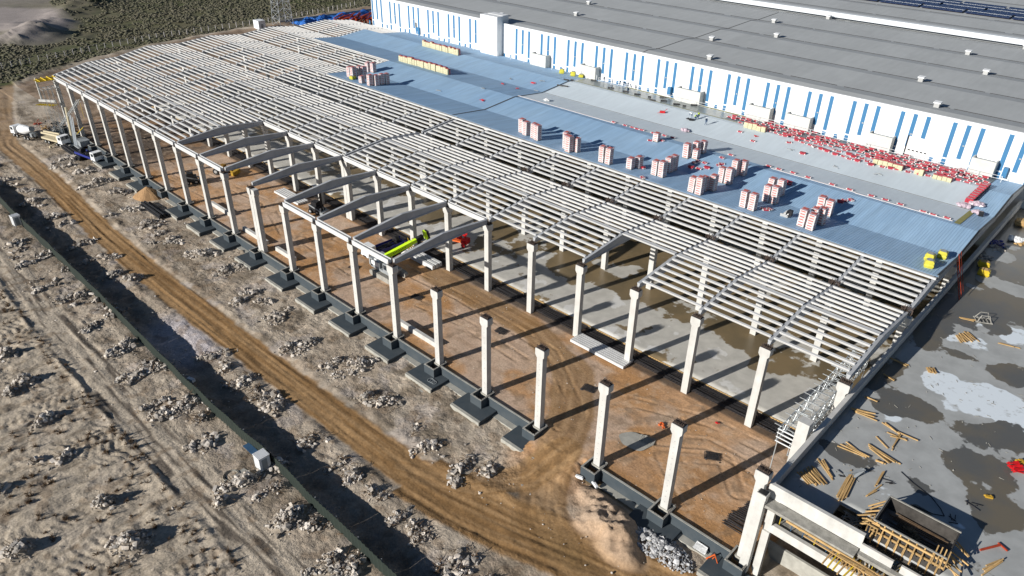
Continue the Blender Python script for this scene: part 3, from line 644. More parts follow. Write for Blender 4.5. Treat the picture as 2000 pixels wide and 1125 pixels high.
pur.sort(key=lambda p: (Vector(((p[4]+p[5])/2, p[3], 14)) - cp).length)
pg = 'concrete purlins of the open roof'
def slope_name(i): return 'ridge' if i == 6 else ('near' if i < 6 else 'far')
rest = MB()
ORDP = ['first','second','third','fourth','fifth','sixth']
for n, (k, j, i, y, xa, xb) in enumerate(pur):
    cx = (xa+xb)/2; L = abs(xb-xa)-.42; z = rz(y)+.10
    if n < 300:
        o = mesh_obj('purlin', rm if i == 6 else pm, None, (cx, y, z))
        o.scale = (L, 1, 1); 
        if i != 6: o.rotation_euler = ((.094 if i < 6 else -.094), 0, 0)
        if i == 6: lab = f"wide white ridge purlin of the {SPN[j]} roof span, {ORD[k]} bay from the right end"
        elif i < 6: lab = f"{ORDP[5-i]} purlin below the ridge, near slope of {SPN[j]} span, {ORD[k]} bay from right"
        else: lab = f"{ORDP[i-7]} purlin below the ridge, far slope of {SPN[j]} span, {ORD[k]} bay from right"
        tag(o, lab, 'purlin', pg)
    else:
        wt, wb = (.37, .25) if i == 6 else (.15, .095)
        yc = [(-wb,-.31),(wb,-.31),(wt,-.1),(wt,0),(-wt,0),(-wt,-.1)]
        rest.prism([(y+a, z+c) for a, c in yc], cx-L/2, cx+L/2)
tag(rest.build('distant_purlins', M['purlin']), 'the many small white purlins of the open roof towards the far end', 'purlins', pg, 'stuff')
print('purlins', len(pur))
# white sheet-like deck of purlins at the far wall end is denser: edge trims on the cladding
# ------------------------------------------------------------------ blue roof cladding
root = empty('roof_cladding', (-75, 75, 14), 'blue corrugated metal roof sheets with pale membrane laid on part of the finished hall roof', 'roof')
def wx(p): return (p[0]+75, p[1]-75, p[2]-14)
def sheet(name, x0, x1, ys, off, mt, rib=True, pitch=.42, rh=.035, th=.0):
    b = MB(); xs_ = []
    if rib:
        x = x0
        while x < x1 - pitch:
            xs_ += [(x, 0), (x+pitch*.5, 0), (x+pitch*.6, rh), (x+pitch*.85, rh)]; x += pitch
        xs_.append((x1, 0))
    else: xs_ = [(x0, 0), (x1, 0)]
    vs = []
    for y in ys:
        vs += [wx((x, y, rz(y)+off+h)) for x, h in xs_]
    n = len(xs_); fs = [(r*n+i, r*n+i+1, (r+1)*n+i+1, (r+1)*n+i) for r in range(len(ys)-1) for i in range(n-1)]
    b.add(vs, fs)
    return b.build(name, mt, root)
V = [S*i/2 for i in range(0, 11)]
sheet('roof_sheet', -150.3, .35, [50.0, V[5], V[6], V[7]+.0], .38, M['blueroof'])
sheet('roof_sheet', -188.5, .35, [V[7], V[8], V[9]], .38, M['blueroof'])
sheet('roof_sheet', -180, .35, [V[9], 100.45], .38, M['blueroof'])
sheet('membrane', -101.2, -3.6, [72.3, V[8], V[9], 93.0], .46, M['membrane'], False)
sheet('membrane', -58, -4.2, [92.9, 96.5], .465, M['filmdark'], False)
sheet('membrane', -58, -4.2, [96.4, 100.4], .47, M['filmdark'], False)
sheet('clear_film', -101.8, -58, [92.6, 98.4], .475, M['film'], False)
sheet('clear_film', -101.8, -40, [92.2, 92.62], .48, M['glue'], False)
sheet('clear_film', -98, -52, [98.35, 98.9], .485, M['whiteband'], False)
sheet('clear_film', -90, -40, [98.9, 100.0], .482, M['glue'], False)
sheet('sealing_strip', -3.62, -2.75, [71.0, V[8]], .47, M['glue'], False)
sheet('seam', -101.9, -101.5, [50.2, V[6], V[7], V[8], V[9], 99.5], .44, M['blackline'], False)
sheet('seam', -101.2, -3.6, [80.55, 80.75], .475, M['greyroof2'], False)
# folded edges
b = MB()
for a, c in zip(V[5:], V[6:]):
    a2 = max(a, 49.9)
    p, q = (.38, a2, rz(a2)), (.38, min(c, 100.4), rz(min(c, 100.4)))
    b.bar(wx((p[0], p[1], p[2]+.02)), wx((q[0], q[1], q[2]+.02)), .06, 1.0)
b.build('fascia', M['greyp'], root)
b = MB()
for a, c in zip(V[5:], V[6:]):
    c2 = min(c, 100.4)
    b.bar(wx((.30, a, rz(a)+.56)), wx((.30, c2, rz(c2)+.56)), .28, .07)
b.build('edge_trim', M['black'], root)
b = MB(); b.bar(wx((-150.3, 49.8, 14.52)), wx((.3, 49.8, 14.52)), .38, .3); b.build('ridge_trim', M['purlin'], root)
b = MB(); b.bar(wx((-188.5, 70.4, 14.75)), wx((-150, 70.4, 14.75)), .4, .2)
b.bar(wx((-150.4, 50, 14.75)), wx((-150.4, 60.3, 13.9)), .25, .12); b.bar(wx((-150.4, 60.3, 13.9)), wx((-150.4, 70.2, 14.75)), .25, .12); b.build('ridge_trim', M['purlin'], root)

# ------------------------------------------------------------------ white warehouse with grey roof
wh = empty('warehouse', (-68, 180, -2), 'huge white warehouse with blue vertical strips and grey membrane roof, behind the construction hall', 'warehouse')
def W(p): return (p[0]+68, p[1]-180, p[2]+2)
def wbox(b, x0, x1, y0, y1, z0, z1, mi=0): return b.box(x0+68, x1+68, y0-180, y1-180, z0+2, z1+2, mi)
X0, X1 = -198, 75; YW = 100.7; ZT = 22.9
b = MB(); wbox(b, X0, X1, YW, YW+.35, -2.5, ZT); wbox(b, X0, X0+.35, YW+.35, 330, -2.5, ZT); b.build('wall', M['whitewall'], wh)
# roof: saw-shaped rises running along x
ry = [YW+.35, 104.9]; rzv = [22.45, 22.60]
pr_ = []; y = 104.9; z = 22.6
prof = [(YW+.35, 22.35)]; seams = []
y = 105.0; z = 22.75
while y < 330:
    prof.append((y, z)); prof.append((y+4.5, z-.40)); seams.append((y+4.5, z-.40)); z += .10; y += 17.85 
prof = [(a, c) for a, c in prof]
b = MB(); vs = []
for a, c in prof: vs += [W((X0+.35, a, c)), W((X1, a, c))]
b.add(vs, [(2*i, 2*i+1, 2*i+3, 2*i+2) for i in range(len(prof)-1)]); b.build('roof', M['greyroof'], wh)
b = MB()
for a, c in seams:
    x = X0+2
    while x < X1:
        L = rnd(10, 34); b = MB(); wbox(b, x, min(x+L, X1), a-.12, a+.12, c-.05, c+.08); b.build('roof_seam', M['blackline'], wh); x += L+rnd(.3, 2.5)
b = MB()
zr = lambda yy_: float(np.interp(yy_, [p[0] for p in prof], [p[1] for p in prof]))
for xj in (-88,):
    for (a, c), (a2, c2) in zip(prof[:9], prof[1:]):
        dx = (a-100)*.0
        b.bar(W((xj+dx+ (2 if False else 0), a, c+.03)), W((xj+dx, a2, c2+.03)), .22, .04)
b.build('roof_joint', M['blackline'], wh)
b = MB(); wbox(b, X0, X1, 181.2, 183.4, 23.4, 24.75); b.build('roof_upstand', M['whiteband'], wh)
# coping
b = MB(); wbox(b, X0-.05, X1, YW-.06, YW+.42, ZT, ZT+.1); b.build('coping', M['whitewall'], wh)
# strips of the facade
bl = []
for n in range(0, 27):
    x0 = -197.3 + 9.64*n
    for q in range(3):
        x = x0 + 2.42*q
        if -143.5 < x < -133: continue
        zb = (15.3, 15.6, 14.95)[q]
        bb = MB(); wbox(bb, x-.40, x+.40, YW-.03, YW-.002, zb, 22.3); bl.append(bb)
for bb in bl: bb.build('blue_strip', M['bluestripe'], wh)
for n in range(0, 27):
    x0 = -197.3 + 9.64*n
    for q, o_ in ((0, 0), (2, 4.84)):
        b = MB(); wbox(b, x0+o_-.40, x0+o_+.40, YW-.03, YW-.002, 13.4, (15.0, 14.65)[q//2]); b.build('blue_panel', M['bluestripe'], wh)
    b = MB(); wbox(b, x0-2.6, x0-1.9, YW-.03, YW-.002, 13.5, 14.7); b.build('blue_panel', M['bluestripe'], wh)
for n in range(0, 20):
    b = MB(); wbox(b, -193.5+9.64*n+8.25, -193.5+9.64*n+8.6, YW-.18, YW-.03, 18.2, 18.4); b.build('wall_lamp', M['vent'], wh)
# stair tower on the facade
b = MB(); wbox(b, -142.3, -135.4, 98.4, YW-.01, 13.3, 24.9); b.build('stair_tower', M['whitewall'], wh)
b = MB(); wbox(b, -141.9, -135.8, YW+.4, 103.5, 22.4, 24.9); b.build('stair_tower', M['whitewall'], wh)
# open-topped service boxes along the facade
for x0, x1 in ((-122.5,-116.8),(-104.8,-99.4),(-74.7,-68.0),(-55.7,-50.2),(-46.6,-41.0),(-28.6,-23.8),(-9.2,-5.0)):
    bb = MB(); wbox(bb, x0, x1, 98.7, 98.95, 13.3, 17.2); wbox(bb, x1-.25, x1, 98.95, YW-.01, 13.3, 17.2); wbox(bb, x0, x0+.25, 98.95, YW-.01, 13.3, 17.2)
    wbox(bb, x0+.25, x1-.25, 98.95, YW-.01, 13.3, 16.75); o = bb.build('service_box', M['boxpanel'], wh)
    bb = MB(); wbox(bb, x0+.26, x1-.26, 98.96, YW-.02, 16.76, 16.8); bb.build('box_floor', M['filmdark'], o)
# roller door to the right, and a wall duct
bb = MB(); wbox(bb, -21.6, -21.4, YW-.2, YW-.01, 13.6, 18.0); bb.build('door_jamb', M['black'], wh)
bb = MB(); wbox(bb, -174.6, -174.3, YW-.3, YW-.01, 15.0, 17.6); bb.build('door_jamb', M['black'], wh)
bb = MB(); wbox(bb, -21.4, -17.0, YW-.06, YW-.01, 13.6, 17.9); o = bb.build('door', M['whitep'], wh)
bb = MB()
for q in range(5): wbox(bb, -21.0+.78*q, -20.55+.78*q, YW-.08, YW-.065, 15.0, 15.25)
bb.build('pane', M['black'], o)
bb = MB(); wbox(bb, -77.8, -76.9, 99.8, YW-.01, 14.5, 16.4); wbox(bb, -174.2, -172.5, 100.2, YW-.01, 14.2, 16.2); wbox(bb, -3.8, -3.0, 99.8, YW-.01, 14.4, 16.3); bb.build('wall_duct', M['bluestripe'], wh)
# roof vents
vm = MB().box(-.5,.5,-.5,.5,0,.9).mesh('roof_vent', M['vent'])
vc = MB(); vc.add([(-.68,-.6,.9),(.68,-.6,.9),(.68,.6,.9),(-.68,.6,.9),(-.68,-.6,1.12),(.68,-.6,1.12),(.68,.6,1.25),(-.68,.6,1.25)], BF); vcm = vc.mesh('cap', M['whitep'])
vents = [(-144.5,109.4),(-72.7,109.3),(-83.1,127.9),(-72.6,144.2),(-82.3,162.1),(-73.2,179.3),(-28.9,160.7),(-20.1,142.7),(-28.8,125.7),(-19.9,107.8),(-20,178.5),(-130,127.5),(-139,145),(-108,109)][:13]
for x, y in vents:
    o = mesh_obj('roof_vent', vm, wh, W((x, y, zr(y)-.05))); mesh_obj('cap', vcm, o)
# solar panels beyond
for r_ in range(3):
    for q in range(8):
        x = -100 + q*13.4 + r_*4.2
        if x > -30 and r_ == 0: continue
        bb = MB(); y = 220 + r_*6.5
        z0 = zr(y)+.5
        bb.add([W((x,y,z0)),W((x+12.6,y,z0)),W((x+12.6,y+5.4,z0+.5)),W((x,y+5.4,z0+.5)),W((x,y,z0-.15)),W((x+12.6,y,z0-.15)),W((x+12.6,y+5.4,z0+.35)),W((x,y+5.4,z0+.35))], [(0,1,2,3),(7,6,5,4),(4,5,1,0),(5,6,2,1),(6,7,3,2),(7,4,0,3)])
        o = bb.build('solar_panel', M['panel'], wh)
        bb = MB(); bb.bar(W((x,y+2.7,z0+.27)), W((x+12.6,y+2.7,z0+.27)), .12, .03); 
        for t in range(1, 7): bb.bar(W((x+1.8*t,y,z0+.02)), W((x+1.8*t,y+5.4,z0+.52)), .05, .03)
        bb.build('frame', M['steel'], o)

# ------------------------------------------------------------------ guard rail along the facade
gr = empty('guard_rail', (-52, 97.9, 13.9), 'white guard rail of thin posts and rails along the foot of the white warehouse wall', 'railing')
for q in range(24):
    x = -97.5 + q*4.1
    z = rz(97.9)+.4
    bb = MB(); bb.box(x+52-.035, x+52+.035, -.035, .035, z-13.9, z-13.9+1.15); bb.build('post', M['whitep'], gr)
bb = MB(); z = rz(97.9)+.4-13.9
for h in (1.15, .6): bb.bar((-45.5, 0, z+h), (48.8, 0, z+h), .055)
for x in (-45.4, -43.4, 1.1, 14.2, 22.5): bb.bar((x, 0, z), (x+1.2, 0, z+1.1), .05)
bb.build('rail', M['whitep'], gr)
for q in range(17):
    x = -182 + q*5.2; bb = MB(); bb.box(-.05,.05,-.05,.05,0,1.5)
    tag(bb.build('stake', M['whitep'], None, (x, 98.6, rz(98.6)+.4)), 'thin white stake standing at the foot of the white wall', 'stake', 'stakes at the foot of the white wall')
# ------------------------------------------------------------------ deck building on the right
bd = empty('deck_building', (0, 0, 0), 'unfinished white concrete building on the right with wet upper deck and parapets', 'building')
deck.parent = bd; deck.name = 'deck_slab'
b = MB(); b.box(.72, 1.0, .72, 118, 7.6, 11.0)
b.box(.60, 1.12, .72, 118, 11.0, 11.06); b.build('parapet', M['column'], bd)
b = MB(); b.box(.72, 10.3, .36, .6, 9.25, 11.0); b.box(.68, 10.3, .28, .68, 11.003, 11.06)
for x in (3.2, 5.6, 8.0): b.box(x-.015, x+.015, .35, .358, 9.3, 10.95)
b.build('parapet', M['column'], bd)
b = MB(); b.box(10.3, 13.2, .36, .6, 8.3, 9.9); b.box(13.9, 30, .36, .6, 8.3, 9.9); b.build('parapet', M['column'], bd)
b = MB(); b.box(.9, 10.2, -.95, .35, 8.85, 9.2); b.box(10.21, 17, -.2, .35, 8.6, 9.0); b.build('ledge', M['dirtyconc'], bd)
b = MB(); b.box(1.3, 30, -.1, .35, 5.25, 6.35); b.build('edge_beam', M['column'], bd)
b = MB(); b.box(1.3, 30, .36, 40, 5.8, 6.12); b.build('floor_slab', M['dirtyconc'], bd)
b = MB(); b.box(1.25, 30, 3.4, 3.7, -2.5, .2); b.build('basement_wall', M['blind'], bd)
cm = MB().box(-.4,.4,-.4,.4,-2,9.1).mesh('column', M['column'])
for x in (10.5, 20.5, 30):
    for y in (1.2, 10.5, 20.3): mesh_obj('column', cm, bd, (x+.6, y, 0))
for y in (10.4, 20.3, 30.3, 40.2): mesh_obj('column', cm, bd, (1.7, y, 0))
b = MB(); b.box(.2, 1.15, -1.15, -.35, -1.2, 9.9); b.box(.15, 1.2, -1.2, -.3, 9.9, 10.5); b.build('column', M['column'], bd)
b = MB(); b.box(.25, 1.1, -1.1, -.4, 10.5, 10.56); b.build('bearing', M['black'], bd)
b = MB(); b.box(1.35, 2.15, -.30, .34, -2, 5.24); b.box(1.35,2.15,-.30,.34,6.36,8.84); b.build('column', M['column'], bd)
# underside formwork: timber edge boards and beams with blue and yellow props
b = MB(); b.bar((3.6, -1.02, 8.85), (17, -1.15, 8.85), .12, .24); b.bar((5.6, -1.3, 8.6), (17, -1.5, 8.6), .14, .1)
for q in range(14): b.bar((8.5+.55*q, -1.9, 8.3), (8.7+.55*q, .3, 8.4), .1, .14)
for q in range(6): b.bar((9+1.3*q, -1.2-rnd(0,.3), 8.9), (11+1.3*q, -1.4, 8.95), .2, .05)
b.build('edge_formwork', M['timber'], bd)
pr_b = MB().cyl((0,0,0),(0,0,1.4),.045,n=6).cyl((0,0,1.4),(0,0,2.55),.032,n=6).box(-.1,.1,-.1,.1,0,.02).box(-.12,.12,-.12,.12,2.55,2.6)
pbm = pr_b.mesh('steel_prop', M['prop']); pym = pr_b.mesh('steel_prop', M['yellowt'])
for q in range(24):
    x = 2.6+.62*q; y = (.6, 1.5)[q % 2]; tag(mesh_obj('steel_prop', pbm if q % 3 else pym, None, (x, y, 6.14), rnd(0, 3)), ('blue' if q % 3 else 'yellow')+' steel prop under the deck formwork', 'prop', 'props under the deck formwork')
# yellow beams lying and leaning under the formwork
for q in range(16):
    x = 8.2+.5*q; bb = MB(); bb.bar((x, -2.3-rnd(0,.5), 7.9+rnd(-.1,.1)), (x+rnd(.1,.5), .2, 8.15), .12, .2)
    tag(bb.build('formwork_beam', M['yellowt' if q % 3 else 'timber']), 'formwork beam sticking out below the deck edge in a yellow row', 'beam', 'formwork beams below the deck edge')
for q in range(7):
    bb = MB(); bb.bar((9.4+.42*q, .1, 6.4), (9.1+.42*q, -1.1, 8.7), .2, .06)
    tag(bb.build('leaning_plank', M['timber']), 'orange plank leaning between the edge beam and the deck formwork', 'plank', 'planks leaning below the deck edge')
for q in range(8):
    bb = MB(); bb.bar((6.8+.5*q, -3.6, 2.3+.0*q), (9.6+.5*q, -2.6, 2.5), .12, .2)
    tag(bb.build('formwork_beam', M['yellowt']), 'yellow formwork beam in the stack at the bottom edge below the lower beam', 'beam', 'yellow beams stacked low')
b = MB()
for q in range(7):
    b.bar((6.4+1.1*q, -3.9, -1.9), (6.4+1.1*q, -3.9, 2.2), .08); b.bar((6.4+1.1*q, -2.3, -1.9), (6.4+1.1*q, -2.3, 2.2), .08)
b.bar((6.2, -3.9, 2.2), (13.6, -3.9, 2.2), .1); b.bar((6.2, -2.3, 2.2), (13.6, -2.3, 2.2), .1)
tag(b.build('beam_rack', M['prop']), 'blue steel shoring frame carrying yellow beams at the bottom edge', 'frame')
# small openings of deck by the formwork box
b = MB(); b.box(6.4, 10.3, .65, 5.4, 7.4, 7.5)
b.build('opening_floor', M['ply'], bd)
b = MB()
for q in range(26): b.bar((7+rnd(0,3), 1+rnd(0,4), 8.6+rnd(0,.7)), (7+rnd(0,3), 1+rnd(0,4), 8.6+rnd(0,.7)), .07)
b.build('rebar', M['dirtyconc'], bd)
for q in range(12):
    x = 10.6+.55*q; tag(mesh_obj('steel_prop', pbm if q % 2 else pym, None, (x, 1.3+.5*(q % 2), 6.14), rnd(0, 3)), ('blue' if q % 2 else 'yellow')+' steel prop in the slot before the formwork trough', 'prop', 'props before the formwork trough')
    if q % 2: bb = MB(); bb.bar((x, 1.0, 7.0), (x+1.1, 1.2, 9.0), .06); tag(bb.build('brace', M['prop']), 'blue diagonal brace in the slot before the formwork trough', 'brace', 'braces before the formwork trough')

# formwork trough on the deck
M['plyl'] = mat('light_plywood', (.16,.155,.145), .7, .4, 1.5); M['straw'] = mat('brown_wire', (.20,.14,.08), .8, .3, 3, island=.4)
ft = empty('formwork_box', (13.4, 4.3, 9.4), 'large dark plywood formwork trough with timber ribs on the wet deck', 'formwork')
def fb(b, x0, x1, y0, y1, z0, z1): return b.box(x0-13.4, x1-13.4, y0-4.3, y1-4.3, z0-9.4, z1-9.4)
b = MB(); fb(b,10.3,16.7,2.3,2.42,8.6,11.6); fb(b,10.3,16.7,6.3,6.42,9.6,11.6); fb(b,10.3,10.42,2.42,6.3,9.6,11.6); fb(b,16.58,16.7,2.42,6.3,9.6,11.6); b.build('wall_panel', M['ply'], ft)
b = MB(); fb(b,10.42,16.58,2.42,6.3,10.1,10.2); fb(b,10.42,13,3.0,3.2,10.21,10.3); fb(b,11,16,4.6,4.7,10.21,10.35); b.build('floor_panel', M['plyl'], ft)
b = MB(); fb(b,10.25,16.75,6.36,6.5,11.6,11.7); fb(b,10.25,16.75,2.2,2.34,11.6,11.72); fb(b,10.2,10.3,2.3,6.4,11.6,11.68)
b.build('rim', M['dirtyconc'], ft)
b = MB()
for q in range(9):
    x = 10.6+.72*q; b.bar((x-13.4, 2.2-4.3, -.6), (x-13.4, 2.2-4.3, 2.25), .1, .12); b.bar((x-13.4, 1.0-4.3, 1.2), (x-13.4, 2.2-4.3, 1.75), .1, .1)
b.bar((10.2-13.4,2.05-4.3,1.2),(16.8-13.4,2.05-4.3,1.2),.12,.2); b.bar((10.2-13.4,2.05-4.3,1.95),(16.8-13.4,2.05-4.3,1.95),.12,.2)
for q in range(8):
    y = 2.3+.52*q; b.bar((8.9-13.4+rnd(-.4,.4), y-4.3+rnd(-.3,.1), .3+rnd(0,.8)), (10.25-13.4, y-4.3, 1.2+rnd(0,.8)), .1, .12)
    b.bar((16.75-13.4, y-4.3, rnd(.8,1.6)), (18.3-13.4+rnd(-.5,.2), y-4.3+rnd(-.3,.3), rnd(.1,.9)), .1, .12)
for q in range(4):
    b.bar((10.1-13.4+.3*q, 1.0-4.3, 1.7), (9.8-13.4+.3*q, 3.0-4.3, 2.0), .1, .12)
    b.bar((15.8-13.4+.35*q, 1.2-4.3, 1.8), (15.7-13.4+.35*q, 3.1-4.3, 2.5), .1, .12)
b.bar((9.6-13.4,1.6-4.3,2.0),(10.9-13.4,1.5-4.3,2.1),.1,.12); b.bar((9.6-13.4,2.2-4.3,2.0),(10.9-13.4,2.1-4.3,2.1),.1,.12)
b.build('timber_rib', M['timber'], ft)
b = MB()
for q in range(16): y = 2.7+.22*q; b.bar((10.9-13.4+rnd(0,1.2), y-4.3, .95+rnd(0,.15)), (15.0-13.4+rnd(0,1.2), y-4.3+rnd(-.3,.3), .95+rnd(0,.15)), .08)
tag(b.build('rebar_pile', M['twig']), 'loose dark bars lying inside the formwork trough', 'rebar'); bpy.data.objects['rebar_pile'].location = (13.4, 4.3, 9.4)
b = MB()
for q in range(90):
    a = rnd(0,6.28); r_ = rnd(.1,.5); c_ = (rnd(-.1,.1)+.4, rnd(-.1,.1)-.5, 1.0+rnd(0,.5)); b.bar((c_[0]+r_*math.cos(a), c_[1]+r_*math.sin(a), c_[2]), (c_[0]+r_*math.cos(a+1), c_[1]+r_*math.sin(a+1), c_[2]+rnd(-.1,.1)), .05)
    if q < 45: b.bar((rnd(-1,.3), rnd(.1,.7), 1.0), (rnd(-1,.3), rnd(.1,.7), 1.2), .07)
tag(b.build('wire_coil', M['straw'], None, (13.4, 4.3, 9.4)), 'tangled brown coil of tie wire in the formwork trough', 'coil')

# lumber on the deck
for i, (x0, y0, x1, y1, x2, y2, x3, y3, n) in enumerate(LUMBER):
    bb = MB()
    for q in range(n):
        t = q/max(1, n-1); ax, ay = x0+(x2-x0)*t, y0+(y2-y0)*t; bx_, by_ = x1+(x3-x1)*t, y1+(y3-y1)*t
        k = rnd(-.12,.12); ex, ey = (bx_-ax)*k, (by_-ay)*k
        bb.bar((ax+ex, ay+ey, 9.48+.08*(q % 2)), (bx_+ex+rnd(-.1,.1), by_+ey+rnd(-.1,.1), 9.48+.09*(q % 3)), .12, .10)
    near = ['in the parapet corner', 'beside the big fan in the parapet corner', 'pointing at the formwork trough'][i] if i < 3 else f'number {ORD[i]} counted from the parapet corner'
    tag(bb.build('timber_pile', M['timber']), f'loose timber poles on the wet deck, {near}', 'timber', 'timber poles scattered on the wet deck')
def bundle(x, y, z, sx, sy, sz, top, body, lab, rzr=0.0):
    e = empty('wrapped_bundle', (x, y, z), lab, 'bundle', 'yellow wrapped bundles', rzr)
    bb = MB(); vs = []
    for zz, k in ((0, .9), (sz*.35, 1.12), (sz*.5, .95), (sz*.8, 1.02), (sz, .7)):
        for a, c in ((-1,-1),(0,-1.08),(1,-1),(1.06,0),(1,1),(0,1.08),(-1,1),(-1.06,0)): vs.append((a*sx/2*k, c*sy/2*k, zz))
    fs = [(r*8+i, r*8+(i+1) % 8, (r+1)*8+(i+1) % 8, (r+1)*8+i) for r in range(4) for i in range(8)] + [tuple(range(7,-1,-1))]
    bb.add(vs, fs); bb.build('wrap', M[body], e)
    bb = MB(); bb.add([(p[0]*1.01, p[1]*1.01, p[2]+.01) for p in vs[32:]] , [tuple(range(8))]); bb.add([(-sx*.3,-sy*.36,sz+.012),(sx*.3,-sy*.36,sz+.012),(sx*.2,sy*.3,sz+.1),(-sx*.2,sy*.3,sz+.1)], [(0,1,2,3)]); bb.build('top_sheet', M[top], e)
    bb = MB(); bb.box(-sx*.4,sx*.4,-sy*.4,sy*.4,-.02,.1); bb.build('pallet', M['pallet'], e)
for i, (x, y, l) in enumerate(((-1.7,52.6,'yellow wrapped bundle nearest the open purlins at the roof corner'),(-2.4,55.4,'yellow wrapped bundle behind the nearest one at the roof corner'),(-1.4,58.2,'yellow wrapped bundle beside the roof edge above the ladder'),(-109.6,97.3,'left yellow bundle by the white wall'),(-105.9,97.6,'middle yellow bundle by the white wall'),(-103.6,98.2,'small low yellow bundle by the white wall, next to the annex box'),(-141.7,52.0,'small yellow bundle in front of the far pink package stacks'))):
    bundle(x, y, rz(y)+.45, 1.2, 1.2, 1.15 if i not in (5, 6) else .8, 'greyp', 'yellowwrap', l, rnd(0,.6))
bundle(1.95+.6, 70.3, 9.42, 1.5, 1.2, .9, 'timber', 'yellowt', 'orange wrapped bundle on the deck, the farther of two', .3)
bundle(3.4, 67.2, 9.42, 1.5, 1.3, 1.0, 'timber', 'yellowt', 'orange wrapped bundle on the deck, the nearer of two', .1)
bundle(3.3, 92.3, 9.42, 2.4, 2.0, 1.0, 'timber', 'timber', 'brown stack of pallets on the far part of the deck', .2)
bb = MB()
for q in range(30): bb.rock((rnd(-.9,.9), rnd(-.8,.8), .25), .45)
tag(bb.build('sheet_heap', M['whitep'], None, (4.0, 84.6, 9.42)), 'crumpled white sheet heap at the right edge of the deck', 'sheet')
for i, (x, y, m_, l) in enumerate(((2.0,81,'bluep','bluish rubbish heap in the parapet shadow'),(2.6,79,'rock','small debris heap beside the bluish rubbish'),(1.9,73.5,'rock','pale debris heap between rubbish and orange bundles'),(5.2,84,'timber','brown debris at the deck edge'))):
    bb = MB()
    for q in range(36): bb.rock((rnd(-1.4,1.4)*.8, rnd(-1.6,1.6)*.8, .08), rnd(.1,.38))
    for q in range(8): bb.bar((rnd(-1,1), rnd(-1,1), .1), (rnd(-1,1), rnd(-1,1), .2), .06)
    tag(bb.build('debris_heap', M[m_], None, (x, y, 9.42)), l, 'debris')
# ladder over the parapet
bb = MB()
for s_ in (-.28, .28): bb.bar((.4, 59.9+s_*2, 14.1), (3.0, 56.8+s_*2, 9.45), .09)
for q in range(9): t = (q+.5)/9; bb.bar((.4+2.6*t, 59.35-3.1*t, 14.1-4.6*t), (.4+2.6*t, 60.45-3.1*t, 14.1-4.6*t), .07)
for s_ in (-.28, .28): bb.bar((.4, 59.9+s_*2, 15.0), (3.0, 56.8+s_*2, 10.35), .06)
tag(bb.build('site_stair', M['redst']), 'rusty red ladder stair leading from the deck over the parapet to the blue roof', 'ladder')
bb = MB()
for q in range(26): bb.bar((-.6+rnd(-.1,.1), -.7+.055*q, rnd(.1,.6)), (.6+rnd(-.1,.1), -.7+.055*q, rnd(.1,.7)), .1)
tag(bb.build('rebar_bundle', M['redp'], None, (18.2, 22.4, 9.42), .8), 'dark red bundle of bars at the right edge of the deck', 'bundle')
bb = MB().box(-.4,.4,-.25,.25,0,.35).box(-.2,.2,-.15,.15,.35,.5).bar((-.4,.3,.1),(.4,.3,.1),.05)
tag(bb.build('yellow_machine', M['yellowp'], None, (18.3, 23.9, 9.42), .8), 'small yellow machine beside the dark red bundle', 'machine')
bb = MB(); bb.box(-.35,.35,-.15,.15,0,.2).rock((.2,.1,.15),.2).rock((-.3,.05,.1),.2)
tag(bb.build('yellow_bag', M['yellowp'], None, (17.3, 16.0, 9.42), .4), 'small yellow bag lying on the deck', 'bag')
bb = MB()
for s_ in (-.7, .7): bb.bar((-1.1, s_, .1), (1.1, s_, .1), .12); bb.bar((-.9, s_, .1), (-.5, s_*.6, 1.1), .1); bb.bar((.9, s_, .1), (.5, s_*.6, 1.1), .1)
for t in (-1,-.5,0,.5,1): bb.bar((t, -.8, .15), (t, .8, .15), .08)
bb.bar((-.5,-.5,1.1),(.5,-.5,1.1),.08); bb.bar((-.5,.5,1.1),(.5,.5,1.1),.08)
tag(bb.build('steel_trestle', M['dirtyconc'], None, (7.2, 52.4, 9.42), .5), 'grey steel trestle frame on the far deck beside poles', 'trestle')
bb = MB(); bb.bar((0,0,.05),(1.2,1.9,.12),.16); bb.bar((1.0,2.1,.1),(1.9,1.6,.15),.14)
tag(bb.build('red_tool', M['redst'], None, (18.6, 8.0, 9.42)), 'red long-handled tool on the deck near the bottom right', 'tool')
bb = MB().bar((5.4,8.6,9.5),(6.6,10.3,9.75),.55,.12).bar((5.6,8.4,9.9),(6.7,10.0,10.1),.1).bar((6.2,8.8,9.5),(6.7,10.2,10.1),.3,.08)
tag(bb.build('grey_panel', M['greyp']), 'grey formwork panel leaning beside the timber poles', 'panel')
b = MB()
for q in range(150):
    x = rnd(1.6,18); y = rnd(1.5,50)
    if 6.4 < x < 17 and y < 6.6: continue
    if q % 3: b.bar((x,y,9.43),(x+rnd(-.5,.5),y+rnd(-.4,.4),9.44),.05,.04)
    else: b.rock((x,y,9.43), rnd(.05,.12))
tag(b.build('loose_scraps', M['dirtyconc']), 'small scraps and offcuts scattered over the wet deck', 'scraps', None, 'stuff')
for i, (x, y, r_) in enumerate(((5.2,8.6,.4),(9.0,11.0,1.2),(12.6,9.2,.3),(15.8,10.2,2.0),(16.4,13.6,.2),(9.5,5.6,1.0))):
    bb = MB()
    for q in range(5): bb.bar((rnd(-.5,.5),rnd(-.4,.4),.03),(rnd(-.9,.9),rnd(-.7,.7),.08),.06)
    tag(bb.build('rebar_scrap', M['rebard'], None, (x, y, 9.42), r_), 'small tangle of dark bars lying on the wet deck', 'rebar', 'dark bar tangles on the deck')
